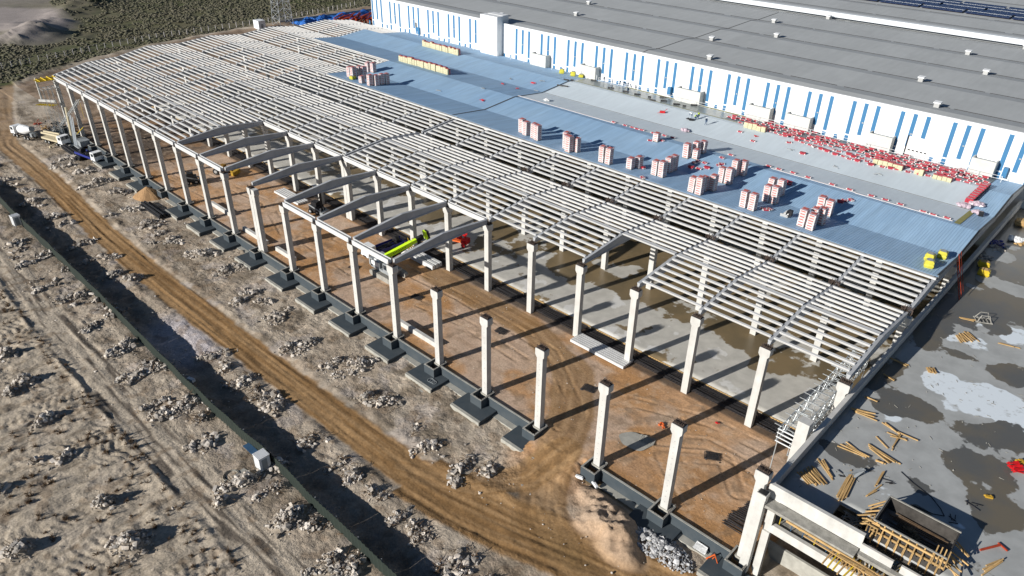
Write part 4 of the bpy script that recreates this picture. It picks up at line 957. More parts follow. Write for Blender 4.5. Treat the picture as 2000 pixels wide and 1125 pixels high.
# cable and hoses
def tube(name, pts, r, m_, lab, cat):
    cv = MB()
    for a, c in zip(pts, pts[1:]): cv.bar(a, c, r*2)
    return tag(cv.build(name, M[m_]), lab, cat)
tube('cable', [(9.5,13.4,9.44),(11,12.6,9.44),(13,11.9,9.44),(14.2,10.9,9.44),(14.8,10.1,9.44),(13.9,9.6,9.44),(12.2,9.4,9.44),(11.2,8.4,9.44)], .03, 'black', 'thin black cable snaking over the deck by the formwork trough', 'cable')

# lattice gantry between the columns
lg = empty('lattice_gantry', (-2.9, 10.2, 7.9), 'long white lattice scaffold gantry inside the parapet near the right end', 'scaffold')
def lat(b, x0, x1, y0, y1, z0, z1, n):
    for x in (x0, x1):
        for z in (z0, z1): b.bar((x, y0, z), (x, y1, z), .12)
    for i in range(n+1):
        y = y0+(y1-y0)*i/n
        for x in (x0, x1): b.bar((x, y, z0), (x, y, z1), .08)
        for z in (z0, z1): b.bar((x0, y, z), (x1, y, z), .08)
        if i < n:
            y2 = y0+(y1-y0)*(i+1)/n
            for x in (x0, x1): b.bar((x, y, z0 if i % 2 else z1), (x, y2, z1 if i % 2 else z0), .05)
            b.bar((x0 if i % 2 else x1, y, z1), (x1 if i % 2 else x0, y2, z1), .05)
b = MB(); lat(b, 0, 1.9, 0, 22, 0, 1.9, 16); b.build('truss', M['steel'], lg)
b = MB()
for i in range(17): y = 22*(i+.3)/17; b = MB(); b.bar((-.75, y, 2.0), (1.5, y, 2.0), .075); b.build('crossbar', M['steel'], lg)
b = MB(); lat(b, 1.5, 2.0, .4, 10.2, -1.5, 0, 9); b.build('side_truss', M['steel'], lg)
b = MB()
for z in (.1, .7, 1.3, 1.85): b.bar((-.1, -.05, z), (2.0, -.05, z), .10)
b.build('end_frame', M['whitep'], lg)
b = MB()
for y in (.5, 11, 21.5):
    for x in (0, 1.9): b.bar((x, y, -7.55), (x, y, 0), .1)
b.build('leg', M['steel'], lg)

# ------------------------------------------------------------------ footings and ground beams of the front row
def footing(k, x, pad=True, deep=1.35):
    e = empty('footing', (x, 0, 0), f'dark coated socket footing under the {ORD[k]} column from the right end of the front row', 'footing', 'socket footings of the front row')
    b = MB(); b.box(-1.1,1.1,-2.15,-1.93,-deep,.02); b.box(-1.1,-.88,-1.93,.55,-deep,.02); b.box(.88,1.1,-1.93,.55,-deep,.02); b.box(-.88,.88,.48,.7,-deep,.02)
    b.build('socket', M['bitumen'], e)
    b = MB(); b.box(-1.1,1.1,-2.15,-1.93,.021,.06); b.box(-1.1,-.88,-1.93,.55,.021,.06); b.box(.88,1.1,-1.93,.55,.021,.06); b.box(-.88,.88,.48,.7,.021,.06)
    for q in range(16): b.rock((rnd(-1,1), rnd(.45,.7) if q % 2 else -2.04, .07), rnd(.05,.13))
    b.build('socket_rim', M['dirtyconc'], e)
    b = MB()
    for q in range(15): b.bar((-1.4+.2*q, .62, -.05), (-1.35+.2*q, .66+rnd(-.1,.1), .28+rnd(0,.15)), .03)
    for q in range(8): b.bar((.98, -1.9+.32*q, 0), (1.0, -1.9+.32*q, .3), .03)
    b.build('starter_bar', M['rebar'], e)
    b = MB(); b.box(-.7,.7,-.55,.5,-.9,-.25); b.build('infill', M['blind'], e)
    if pad:
        b = MB(); b.box(-2.85,2.9,-4.2,-.9,-2.4,-1.36); b.build('pad', M['bitumen'], e)
        b = MB(); b.box(-2.85,2.9,-4.42,-4.21,-2.4,-1.42); b.box(-2.86,2.91,-4.22,-4.05,-1.358,-1.335); b.build('pad_edge', M['blind'], e)
    return e
for k in range(0, 21): footing(k, kx(k), pad=(k not in (2, 14)), deep=1.75 if k < 3 else 1.38)
for k in range(0, 20):
    if k == 2: continue
    xa, xb = kx(k), kx(k+1)
    e = empty('ground_beam', ((xa+xb)/2, -.7, 0), f'dark coated ground beam, {ORD[k]} bay from the right end of the front row', 'ground beam', 'ground beams of the front row')
    L = abs(xb-xa)-2.24
    b = MB(); b.box(-L/2, L/2, -.15, .12, -1.9, .0); b.build('coated_face', M['bitumen'], e)
    b = MB(); b.box(-L/2, L/2, -.13, .12, .003, .05)
    for q in range(16): b.bar((rnd(-L/2,L/2), .13, 0), (rnd(-L/2,L/2)*0+rnd(-L/2,L/2), .16, .02), .02)
    b.build('top_edge', M['blind'], e)
    b = MB(); b.box(-L/2+.5, L/2-.4, -1.1, -.16, -2.4, -1.78); b.build('blinding', M['blind'], e)
for x, y, r_ in ((-20.9,-2.6,.3),(-18.7,-2.2,-.4)):
    bb = MB(); bb.box(-.55,.55,-.18,.18,0,.25); bb.box(-.45,.45,-.14,.14,.25,.33)
    tag(bb.build('foam_block', M['whitep'], None, (x, y, -1.5), r_), 'white foam block lying against the footing at the gap in the ground beam, '+('left' if x < -20 else 'right'), 'block')
# rebar beds between earth and concrete floor
for k in range(0, 20):
    xa, xb = kx(k), kx(k+1); b = MB()
    L = abs(xb-xa)-.3
    for q in range(22): y = 20.6+.12*q+rnd(-.04,.04); o_ = rnd(-.3,.3); b.bar((-L/2+o_, y-21.9, rnd(-.05,.25)), (L/2+o_, y-21.9+rnd(-.1,.1), rnd(-.05,.25)), .055)
    for q in range(22): x = -L/2+L*q/22; b.bar((x, -1.5, .12), (x, 1.5, .14), .045); b.bar((x, -1.4, .14), (x+.1, -1.5, .42), .04)
    tag(b.build('rebar_bed', M['rebard'], None, ((xa+xb)/2, 21.9, -.15)), f'dark rebar bed along the second row of columns, {ORD[k]} bay from the right end', 'rebar', 'rebar beds along the second row')
b = MB(); b.box(-206,-.6,23.28,23.395,-.15,.06); tag(b.build('edge_form', M['timber']), 'thin timber board along the near edge of the concrete floor', 'board')
b = MB()
for q in range(34): y = 2.5+.33*q; b.bar((-4.2+rnd(-.3,.3)+.05*q, y, -.2), (-.6, y+rnd(-.2,.2), -.1), .09)
tag(b.build('rebar_rows', M['rebard']), 'rows of dark bars in the bare ground at the right end bay', 'rebar')
for q in range(14):
    pass

# ------------------------------------------------------------------ site fence and cabins
FP = [(-220,-26.6),(-190,-27.2),(-165,-27.4),(-152,-27.7),(-131,-27.7),(-106,-27.9),(-88,-28.2),(-73,-28.4),(-60,-28.3),(-53,-28.0),(-47,-27.9),(-42,-28.25),(-36,-28.2),(-27,-28.2),(-12,-28.3),(4,-28.4)]
fe = empty('site_fence', (-80, -29, -2), 'long dark green corrugated sheet fence across the lower left, throwing a deep shadow', 'fence')
for i, ((x0, y0), (x1, y1)) in enumerate(zip(FP, FP[1:])):
    b = MB(); n = int(abs(x1-x0)/.35); vs = []
    for q in range(n+1):
        t = q/n; x = x0+(x1-x0)*t; y = y0+(y1-y0)*t + (.05 if q % 2 else -.05)*1 + .04*math.sin(x*.7)
        vs += [(x+80, y+29, -.45), (x+80, y+29, 1.95+.05*math.sin(x*.8)), (x+80, y+29+.03, 1.95+.05*math.sin(x*.8)), (x+80, y+29+.03, -.45)]
    fs = []
    for q in range(n): a = 4*q; fs += [(a, a+4, a+5, a+1), (a+1, a+5, a+6, a+2), (a+2, a+6, a+7, a+3)]
    b.add(vs, fs); b.build('sheet_panel', M['fence'], fe)
pm_ = MB().box(-.06,.06,-.06,.06,-.5,1.9).mesh('post', M['greyp'])
for x in np.arange(-200, 2, 4.2): mesh_obj('post', pm_, fe, (x+80, float(np.interp(x, [p[0] for p in FP], [p[1] for p in FP]))+29+.2, 0))
def cabin(x, y, rr, lab):
    e = empty('site_cabin', (x, y, -2), lab, 'cabin', 'white cabins on the fence line', rr)
    b = MB(); b.box(-.72,.72,-.72,.72,.3,2.3)
    for q in range(7): b.box(-.68+.21*q,-.62+.21*q,-.74,-.722,.4,2.25)
    b.build('body', M['whitep'], e)
    b = MB(); b.box(-.77,.77,-.77,.77,2.3,2.38)
    for q in range(6): b.box(-.68+.24*q,-.61+.24*q,-.75,.75,2.38,2.42)
    b.build('roof', M['whitep'], e)
    for a in (-.62,.62):
        for c in (-.62,.62): b = MB(); b.box(a-.07,a+.07,c-.07,c+.07,-.3,.3); b.build('leg', M['greyp'], e)
    b = MB(); b.box(.722,.745,-.4,.3,.35,2.0); b.build('door', M['greyp'], e)
cabin(-50.9, -29.0, .0, 'white ribbed cabin on the fence at lower centre left, beside the dark well')
cabin(-148.6, -28.4, .1, 'white ribbed cabin on the fence at the left edge')
b = MB(); b.cyl((0,0,-.2),(0,0,.25),1.0,n=20,caps=False); b.cyl((0,0,.25),(0,0,-.2),.85,n=20,caps=False)
o = b.build('well_ring', M['dirtyconc'], None, (-52.4, -32.6, -2)); tag(o, 'round concrete well ring with dark opening beside the white cabin', 'well')
b = MB(); b.cyl((0,0,0),(0,0,.06),.84,n=20); b.build('dark_opening', M['black'], o)
b = MB(); b.box(-1.7,.9,-.9,1.1,-.1,.06); tag(b.build('concrete_apron', M['blind'], None, (-50.7,-31.6,-1.9), .2), 'pale concrete apron at the foot of the white cabin', 'apron')
bb = MB().bar((-3,0,.3),(0,0,.5),.9,.06); tag(bb.build('plank', M['prop'], None, (-53.0,-28.6,-1.9)), 'blue-grey sheet leaning by the fence left of the cabin', 'sheet')
bb = MB().box(-.6,.6,-.3,.3,0,.4).box(-.55,.55,-.25,.25,.4,.5); tag(bb.build('shade_box', M['whitep'], None, (-74.5,-27.2,-2.1), .3), 'white box lying in the fence shadow', 'box')

# ------------------------------------------------------------------ rubble heaps
hc = {}
def ordn(n):
    if n <= 23: return ORD[n-1]
    t_ = {2:'twenty', 3:'thirty', 4:'forty', 5:'fifty', 6:'sixty'}[n//10]; return t_+'-'+ORD[n % 10-1] if n % 10 else {3:'thirtieth', 4:'fortieth', 5:'fiftieth', 6:'sixtieth'}[n//10]
names = {'a': 'between dirt road and footings', 'b': 'between fence shadow and dirt road', 'c': 'between fence and tractor track', 'd': 'in the old vineyard'}
tot = {}
HX = list(HEAPS)
random.seed(21)
for g_, x, y, r in HEAPS:
    if g_ in 'abc' and random.random() < .45:
        dx = rnd(2.8,4.2)*random.choice((-1,1)); ny = y+rnd(-1.2,1.2)
        if g_ == 'b' and ny > -20.6: ny = -21.4
        if g_ == 'a' and ny < -12.6: ny = -11.4
        if g_ == 'a' and (ny > -6.5 or x+dx > -27): continue
        HX.append((g_, x+dx, ny, r*rnd(.5,.8)))
HX = [(g_, x, max(-23.4, min(y, -22.0)) if g_ == 'b' else (max(y, -12.6) if g_ == 'a' else y), r*(.72 if g_ == 'b' else 1)) for g_, x, y, r in HX if not (g_ == 'b' and -93 < x < -80)]
HE = sorted(HX, key=lambda h: (h[0], -h[1]))
for g_, x, y, r in HE:
    hc[g_] = hc.get(g_, 0) + 1
    far = math.dist((x, y), (18, -57))
    dens = 1.0 if far < 110 else (.6 if far < 160 else .4)
    hgt = (.38 if g_ != 'd' else .95)*r/2.6
    lobes = [(0, 0, .7)] + ([(rnd(-.45,.45)*r, rnd(-.95,.95)*r, rnd(.35,.7)) for _ in range(5)] if g_ != 'd' else [(rnd(-.3,.3)*r, rnd(-.4,.4)*r, rnd(.5,.7)) for _ in range(2)])
    ro = rnd(-.45,.25); st_ = rnd(.75,1.0)
    def top(px, py):
        return sum(hgt*k*math.exp(-(((px-lx)/(r*k*.62*st_))**2+((py-ly)/(r*k*.6))**2)) for lx, ly, k in lobes)
    b = MB(); ng = 15; R_ = r*1.7; vs = []
    for i in range(ng+1):
        for j in range(ng+1):
            px, py = -R_*st_*.8+2*R_*st_*.8*i/ng, -R_+2*R_*j/ng; t_ = top(px, py)
            vs.append((px, py, t_*rnd(.75,1.2)-.14+rnd(-.04,.04) if t_ > .05 else -1.1))
    b.add(vs, [(i*(ng+1)+j, (i+1)*(ng+1)+j, (i+1)*(ng+1)+j+1, i*(ng+1)+j+1) for i in range(ng) for j in range(ng)], 1)
    n = int((92 if g_ != 'd' else 80)*dens*r*r/3.0)
    for q in range(n):
        lx, ly, k = random.choice(lobes)
        px, py = random.gauss(lx, r*k*.36*st_), random.gauss(ly, r*k*.42)
        u_ = random.random(); rr = rnd(.05,.15) if u_ < .55 else (rnd(.15,.30) if u_ < .90 else rnd(.32,.62))
        (b.slab if q % 3 else b.rock)((px, py, top(px, py)*1.02+rr*.15-.06), rr/(dens**.4))
    o = b.build('rubble_heap', [M['rock'], M['mound']], None, (x, y, -2.0), ro)
    tw = MB()
    for q in range(int(rnd(10,26)*dens)):
        lx, ly, k = random.choice(lobes); px, py = random.gauss(lx, r*k*.5), random.gauss(ly, r*k*.4); z = top(px, py)
        dx, dy = rnd(-.9,.9), rnd(-.9,.9); tw.bar((px,py,z), (px+dx*.5,py+dy*.5,z+rnd(.1,.5)), .05); tw.bar((px+dx*.5,py+dy*.5,z+.25), (px+dx,py+dy,z+rnd(0,.6)), .035)
    tw.build('dry_branch', M['twig'], o)
    tag(o, f'grey rubble heap {names[g_]}, {ordn(hc[g_])} from the right end', 'rubble', f'rubble heaps {names[g_]}')
# big grey demolition heap at the bottom
b = MB()
for q in range(900):
    t = random.random()**.6; a = rnd(0, 6.283); px = 5.0*t*math.cos(a); py = 1.9*t*math.sin(a)
    (b.slab if q % 2 else b.rock)((px, py, .75*(1-t**1.5)+.05), rnd(.06,.24) if random.random() < .93 else rnd(.3,.55))
tag(b.build('rubble_heap', M['rockg'], None, (-8.2, -4.2, -1.95), -.05), 'long pale grey demolition heap at the foot of the dark ground beam, bottom edge', 'rubble')
for i, (x, y, r, l) in enumerate(((3.2,-2.4,2.3,'grey rubble heap under the deck building edge'),(6.5,-4.5,2.0,'grey rubble heap at the bottom edge below the yellow beams'))):
    b = MB()
    for q in range(220):
        t = random.random()**.6; a = rnd(0, 6.283); b.rock((r*t*math.cos(a), r*t*math.sin(a), .9*(1-t)), rnd(.08,.35))
    tag(b.build('rubble_heap', M['rockg'], None, (x, y, -1.9)), l, 'rubble')
# loose stones
b = MB()
for q in range(2600):
    x = rnd(-150, 2); y = rnd(-60, -2)
    if -20 < y < -13.5: continue
    b.rock((x, y, -2.0), rnd(.04,.13) if random.random() < .95 else rnd(.15,.3))
for q in range(500): b.rock((rnd(-150,-3), rnd(0,19), -.3), rnd(.03,.10))
tag(b.build('loose_stones', M['rock']), 'small loose stones scattered over the bare ground', 'stones', None, 'stuff')
# sand cone
b = MB(); vs = [(0, 0, 2.3)]; nr, na = 7, 26
for i in range(1, nr+1):
    for j in range(na):
        a = 6.283*j/na; rr = 3.0*i/nr*(1+.08*math.sin(2*a)+.05*math.sin(5*a)); vs.append((rr*math.cos(a)*1.1, rr*math.sin(a), 2.3*(1-(i/nr)**1.08)+rnd(-.04,.04)-.1*(i == nr)))
fs = [(0, 1+j, 1+(j+1) % na) for j in range(na)]
for i in range(nr-1):
    for j in range(na): fs.append((1+i*na+j, 1+(i+1)*na+j, 1+(i+1)*na+(j+1) % na, 1+i*na+(j+1) % na))
b.add(vs, fs); tag(b.build('sand_pile', M['sand'], None, (-144.6, -3.2, -1.9)), 'orange cone of sand against the dark footings', 'sand pile')
# dry vine stumps
vm_ = []
for v_ in range(5):
    b = MB()
    for q in range(9):
        a = rnd(0, 6.28); r_ = rnd(.15,.55); z1 = rnd(.35,.9); b.bar((0,0,0), (r_*.5*math.cos(a), r_*.5*math.sin(a), z1*.6), .07); b.bar((r_*.5*math.cos(a), r_*.5*math.sin(a), z1*.6), (r_*math.cos(a+.5), r_*math.sin(a+.5), z1), .04)
    for q in range(26): a = rnd(0,6.28); r_ = rnd(0,.45); b.bar((r_*math.cos(a), r_*math.sin(a), 0), (r_*1.3*math.cos(a), r_*1.3*math.sin(a), rnd(.1,.3)), .06)
    vm_.append(b.mesh('vine_stump', M['twig']))
vsx = sorted(VINES, key=lambda p: -p[0])
extra = []
for p in vsx:
    for _ in range(2): extra.append((p[0]+rnd(-3.5,3.5), p[1]+rnd(-2.5,2.5)))
for i, (x, y) in enumerate(vsx+extra):
    if y > -38.6: y = -38.6 - rnd(0, 1)
    o = mesh_obj('vine_stump', vm_[i % 5], None, (x, y, -2.0), rnd(0, 6)); s_ = rnd(.4,1.0); o.scale = (s_, s_, s_)
    tag(o, 'dry brown vine stump with a long shadow in the old vineyard rows', 'vine stump', 'dry vine stumps')
# ------------------------------------------------------------------ insulation packages on the roof
def roofz(y): return rz(y)+.42+(.05 if y > 72 else .03)
def stack_mesh(h, v):
    b = MB(); n = max(2, int(h/.40)); t = h/n
    for i in range(n):
        o_ = rnd(-.02,.02); b.box(-.58+o_, .58+o_, -.62, .62, .12+i*t, .12+(i+1)*t-.03, 0)
        b.box(-.40+o_, .36+o_, -.632, -.622, .12+i*t+.14, .12+(i+1)*t-.13, 1)
        b.box(.582+o_, .592+o_, -.40, .36, .12+i*t+.15, .12+(i+1)*t-.13, 1)
    return b.mesh('package_block', [M['packwhite'], M['label']])
tops = []
for v_ in range(3):
    b = MB(); vs = []
    for i in range(5):
        for j in range(5): vs.append((-.6+.3*i, -.64+.32*j, rnd(.0,.10)))
    b.add(vs, [(i*5+j, (i+1)*5+j, (i+1)*5+j+1, i*5+j+1) for i in range(4) for j in range(4)])
    b.box(-.4,.4,-.4,.4,.08,.11,1); b.box(-.6,.6,-.64,.64,-.02,.0,0)
    tops.append(b.mesh('plastic_cover', [M['plastic'], M['label']]))
pal = MB()
for y in (-.5,0,.5): pal.box(-.6,.6,y-.06,y+.06,0,.09)
for x in (-.5,-.25,0,.25,.5): pal.box(x-.06,x+.06,-.6,.6,.09,.12)
palm = pal.mesh('pallet', M['pallet'])
sm = {}
ST = sorted(STACKS, key=lambda s: -s[0])
merged = []
for x, y, h in ST:                       # keep neighbouring stacks apart
    for mx_, my_ in merged:
        if abs(x-mx_) < 1.25 and abs(y-my_) < 1.3:
            y = my_ + 1.36 if y >= my_ else my_ - 1.36
    merged.append((x, y))
where = [(-24, 'nearest the yellow bundles'), (-36, 'in the group by the rolls'), (-46, 'in the middle right group'), (-57, 'in the middle group'), (-75, 'in the roof edge row'), (-95, 'at the left of the edge row'), (-200, 'in the far left cluster')]
cnt = {}
for (x, y), (_, _, h) in zip(merged, ST):
    wi = next(i for i, (a, _) in enumerate(where) if x > a); cnt[wi] = cnt.get(wi, 0) + 1
    e = empty('package_stack', (x, y, roofz(y)-.03), f'tall wrapped package stack, {ORD[cnt[wi]-1]} from right {where[wi][1]}', 'package stack', 'stacks of red and white packages', rnd(-.06,.06))
    e.rotation_euler[0] = rnd(-.02,.02); e.rotation_euler[1] = rnd(-.03,.03); e.scale = (rnd(.94,1.05), rnd(.94,1.05), rnd(.9,1.06))
    key = (round(h, 1), random.randrange(3))
    if key not in sm: sm[key] = stack_mesh(h, key[1])
    mesh_obj('package_block', sm[key], e); mesh_obj('pallet', palm, e)
    mesh_obj('plastic_cover', tops[random.randrange(3)], e, (0, 0, h+.12))
# a single low pack: red top, white ends
pk = []
for v_ in range(3):
    b = MB(); b.box(-.42,.42,-.28,.28,0,.19,0); b.box(-.60,-.42,-.28,.28,0,.19,1); b.box(.42,.60,-.28,.28,0,.19,1); b.box(-.15,.2,-.12,.14,.191,.197,1)
    if v_ == 2: b.box(-.55,.6,-.25,.3,.20,.38,0)
    pk.append(b.mesh('insulation_pack', [M['red'], M['packwhite']]))
def pack(x, y, z, r_, lab, grp, v_=None, tilt=0):
    o = mesh_obj('insulation_pack', pk[random.randrange(3) if v_ is None else v_], None, (x, y, z)); o.rotation_euler = (tilt+( .094 if (y/S) % 1 < .5 else -.094), 0, r_)
    return tag(o, lab, 'package', grp)
for i, (x, y) in enumerate(sorted(LINEPACKS, key=lambda p: -p[0])):
    pack(x, y+.2, roofz(y)+.02, rnd(-.15,.15), f'red pack on the long pale batten line, {ORD[i]} from the right', 'packs on the batten line', i % 2)
for i, (x, y) in enumerate(LOOSEPACKS):
    pack(x, y, roofz(y)+.02, rnd(-.7,.7), 'loose red pack lying among the tall wrapped stacks', 'loose packs among the stacks')
# the field of packs spread along the white wall
npk = 0; cells = []
yl = lambda x: float(np.interp(x, [-60,-52,-46,-33,-28,-23,-14,-6,-4], [95.5,91.0,91.2,88.5,87.8,87.6,89.2,91.5,94]))
x = -59.0
while x < -4.5:
    y = yl(x) + rnd(0,.5)
    while y < 99.6:
        if random.random() < (.88 if x > -55 else .6): cells.append((x+rnd(-.3,.3)+.25*(y-90), y))
        y += rnd(1.25,1.9)
    x += rnd(1.35,1.7)
for x, y in cells:
    if x > -4.3 or (98.5 < y and any(a-.5 < x < c+.5 for a, c in ((-55.7,-50.2),(-46.6,-41.0),(-28.6,-23.8),(-9.2,-5.0)))): continue
    npk += 1
    if npk > 285: break
    pack(x, y, roofz(y)+.05, rnd(-.25,.25) if random.random() < .8 else rnd(-1.5,1.5), 'red and white pack in the wide scatter along the foot of the white wall', 'packs scattered along the white wall')
# row of red packs stacked at the right end
i = 0
for q in range(9):
    y = 83.4+.98*q; x = -4.6+.05*q
    e = empty('pack_stack', (x, y, roofz(y)), f'bright red pack stack at the right membrane end, {ORD[q]} from the front', 'pack stack', 'red pack stacks at the membrane end')
    b = MB()
    for t in range(3): b.box(-.62+rnd(-.05,.05), .6, -.42, .42, t*.26, t*.26+.24, 0)
    b.box(.605,.64,-.4,.4,0,.7,1); b.build('packs', [M['red'], M['black']], e)
    b = MB(); b.box(-.5,.45,-.06,.06,.765,.775); b.build('label', M['packwhite'], e)
# beige mineral wool rows with red wrap behind
def wool(x0, x1, y, n, hh, lab, cat='wool batts'):
    for q in range(n):
        x = x0+(x1-x0)*(q+.5)/n; wd = abs(x1-x0)/n*.94; h = hh*rnd(.85,1.08)
        e = empty('wool_bale', (x, y+rnd(-.1,.1), roofz(y)), f'beige wool bale, {ORD[n-1-q]} from the right {lab}', 'wool bale', 'beige wool bales '+lab)
        b = MB(); b.box(-wd/2, wd/2, -.3, .2, 0, h)
        for t in range(3): b.box(-wd/2+.02, wd/2-.03, -.33, -.301, h*t/3+.03, h*(t+1)/3-.05)
        b.build('wool', M['wool'], e)
        b = MB(); b.box(-wd/2, wd/2, .201, .65, 0, h*.98); b.box(-wd/2, wd/2, -.1, .4, h+.002, h+.1); b.build('wrapping', M['red'], e)
wool(-157.5, -141.5, 89.0, 18, 1.7, 'in the far row by the white wall')
wool(-148.5, -128.0, 72.8, 21, 1.7, 'in the long left row')
wool(-51.6, -46.6, 90.2, 5, 1.2, 'in the short block under the annex boxes')
wool(-23.4, -17.9, 88.9, 6, 1.0, 'in the block in the middle of the scatter')
wool(-15.8, -14.2, 89.0, 2, 1.1, 'in the small pair')
wool(-12.6, -9.4, 89.2, 4, .8, 'in the low block at the right')
# plastic sacks
for i, (x, y, r_, l) in enumerate(((-60.2,80.6,1.0,'pinkish plastic bag heap alone in the middle of the membrane'),(-4.9,80.9,1.15,'large pink plastic bag at the left of the corner trio'),(-3.3,83.0,1.1,'large pink plastic bag at the back of the corner trio'),(-2.3,79.6,.95,'pink plastic bag at the front of the corner trio'),(-94.8,74.3,.7,'small white bag on the membrane near the seam'))):
    b = MB()
    for q in range(26): a = rnd(0,6.28); t = rnd(0,.75)*r_; b.rock((t*math.cos(a)*1.2, t*math.sin(a)*.8, .25*r_+rnd(0,.3)*(1-t)), r_*.5)
    tag(b.build('plastic_bag', M['plastic' if i != 4 else 'whitep'], None, (x, y, roofz(y))), l, 'bag')
b = MB().box(-.35,.35,-.3,.3,0,.7); tag(b.build('black_box', M['black'], None, (-1.6, 79.0, roofz(79)), .3), 'black box in front of the corner bag trio', 'box')
# dark tripod / roll group at the roof edge
b = MB()
for a in range(5): b.bar((rnd(-.5,.5), rnd(-.3,.3), 0), (rnd(-.2,.3), rnd(-.1,.3), 1.1), .22)
b.box(0,.7,-.1,.5,.3,1.2)
o = b.build('roll_pile', M['black'], None, (-24.3, 54.3, roofz(54.3))); tag(o, 'small pile of black rolls and grey sheet near the roof edge', 'rolls')
b = MB(); b.add([(-1.0,-.4,.02),(.3,-.5,.02),(.2,.1,1.0),(-.3,.3,1.0)], [(0,1,2,3)]).box(-1,.2,-.5,-.42,0,.5); b.build('grey_cover', M['vent'], o)
# battens on the ridge line
for i, (x0, x1, y, r_) in enumerate(((-102,-73,72.0,0),(-36,-20,72.0,.0),(-20,-4,71.7,0))):
    b = MB(); b.bar((x0, y, roofz(y)+.05), (x1, y+r_, roofz(y)+.05), .28, .08); tag(b.build('batten', M['packwhite']), f'long pale batten along the second blue ridge, {ORD[2-i]} stretch from the right', 'batten', 'battens along the blue ridge')
# torch-on rolls on the film
for i, (x, y, r_) in enumerate(((-101.5,91.8,.2),(-102.4,90.6,.1),(-90.5,93.9,.3),(-86,94,.3),(-82.6,94.2,.4),(-79.3,94.6,.4),(-75.0,94.4,.4),(-71.3,94.2,.5),(-77.5,97.8,.2),(-68.6,97.6,.5),(-69.3,94.4,.5),(-98.7,97.3,.1),(-101,86.4,.2),(-99.6,86.8,.2),(-76.9,92.3,.1))):
    b = MB(); b.cyl((-.8 if i % 5 else -.4,0,.18),(.8 if i % 5 else .4,0,.18),.18,n=8); tag(b.build('membrane_roll', M['black'], None, (x, y, roofz(y)+.03), r_), f'black membrane roll on the wet film strip, {ORD[i]} counted', 'roll', 'black rolls on the film')
for i, (x, y) in enumerate(((-108,84),(-107,86.5),(-103.5,80),(-113,78),(-115,83),(-38.5,85.2),(-47,87),(-20.6,84.5),(-28,83),(-107.5,77.5),(-112,70),(-120,62),(-106,64))):
    b = MB()
    for q in range(3): b.bar((rnd(-.8,.8), rnd(-.5,.5), .08), (rnd(-.8,.8), rnd(-.5,.5), .15), .12)
    tag(b.build('roof_offcut', M['greyp' if i % 3 else 'redp'], None, (x, y, roofz(y)+.03)), 'small offcut lying loose on the open blue roof', 'offcut', 'offcuts on the blue roof')

# ------------------------------------------------------------------ people
def person(x, y, z, pose, jacket, lab, rr=0.0):
    me = bpy.data.meshes.new('person')
    if pose == 'k':   # kneeling
        V_ = [(0,0,.52),(0,.05,.78),(0,.15,1.02),(0,.2,1.14),(0,.26,1.28),(.11,.05,.48),(.13,.30,.12),(.13,-.12,.08),(-.11,.05,.48),(-.13,.38,.40),(-.13,.36,.06),(.19,.18,1.0),(.22,.38,.80),(.18,.55,.62),(-.19,.18,1.0),(-.22,.38,.80),(-.16,.55,.62)]
    elif pose == 'b': # bending
        V_ = [(0,0,.92),(0,.18,1.12),(0,.42,1.22),(0,.52,1.22),(0,.64,1.22),(.10,0,.88),(.12,.03,.48),(.12,0,.06),(-.10,0,.88),(-.13,-.12,.48),(-.13,-.2,.06),(.18,.40,1.18),(.2,.48,.90),(.18,.55,.68),(-.18,.40,1.18),(-.2,.48,.90),(-.16,.55,.68)]
    else:
        f = .22 if pose == 'w' else .05
        V_ = [(0,0,.95),(0,0,1.2),(0,.02,1.42),(0,.03,1.52),(0,.05,1.66),(.10,0,.9),(.11,f,.5),(.11,f*.9,.06),(-.10,0,.9),(-.11,-f*.5,.5),(-.11,-f*1.5,.08),(.2,0,1.4),(.25,-.05,1.13),(.25,.08,.9),(-.2,0,1.4),(-.25,.05,1.13),(-.25,.2,.92)]
    E_ = [(0,1),(1,2),(2,3),(3,4),(0,5),(5,6),(6,7),(0,8),(8,9),(9,10),(2,11),(11,12),(12,13),(2,14),(14,15),(15,16)]
    rad = [.15,.15,.17,.06,.11,.10,.07,.06,.10,.07,.06,.07,.05,.04,.07,.05,.04]
    me.from_pydata(V_, E_, []); 
    o = mesh_obj('person', me, None, (x, y, z), rr)
    md = o.modifiers.new('skin', 'SKIN')
    for v_, r_ in zip(me.skin_vertices[0].data, rad): v_.radius = (r_, r_)
    me.skin_vertices[0].data[0].use_root = True
    o.modifiers.new('sub', 'SUBSURF').levels = 1
    me.materials.append(M['navy'])
    tag(o, lab, 'person')
    hx, hy, hz = V_[4]
    b = MB(); b.cyl((hx,hy,hz+.03),(hx,hy,hz+.14),.13,.07,10); b.box(hx-.1,hx+.1,hy+.08,hy+.18,hz+.03,hz+.05); b.build('helmet', M['whitep'], o)
    b = MB(); p, q = Vector(V_[1]), Vector(V_[2]); d = (q-p); b.cyl(p-d*.4, q+d*.15, .185, .2, 10); b.build('jacket', M[jacket], o)
    return o
for i, ((x, y, k), l, j, yy_) in enumerate(zip(PEOPLE, ('worker standing by the wall foot, leftmost of the wall group','worker bending over, second from the left by the wall','worker in dark clothes bending beside the annex-free wall','worker standing rightmost of the group by the wall','worker kneeling on the film strip at its middle','worker kneeling on the film strip, leftmost on the film','worker in dark clothes walking alone across the pale membrane','worker in white bending over, in the hi-vis trio','worker crouching in the hi-vis trio','worker in bright vest at the right of the hi-vis trio'), ('dark','navy','dark','dark','dark','whitep','dark','whitep','hivis','hivis'), (98.0,98.4,98.2,98.1,None,None,None,None,None,None))):
    y = yy_ or y
    person(x, y, roofz(y)+.03, k, j, l, rnd(0, 6))
b = MB()
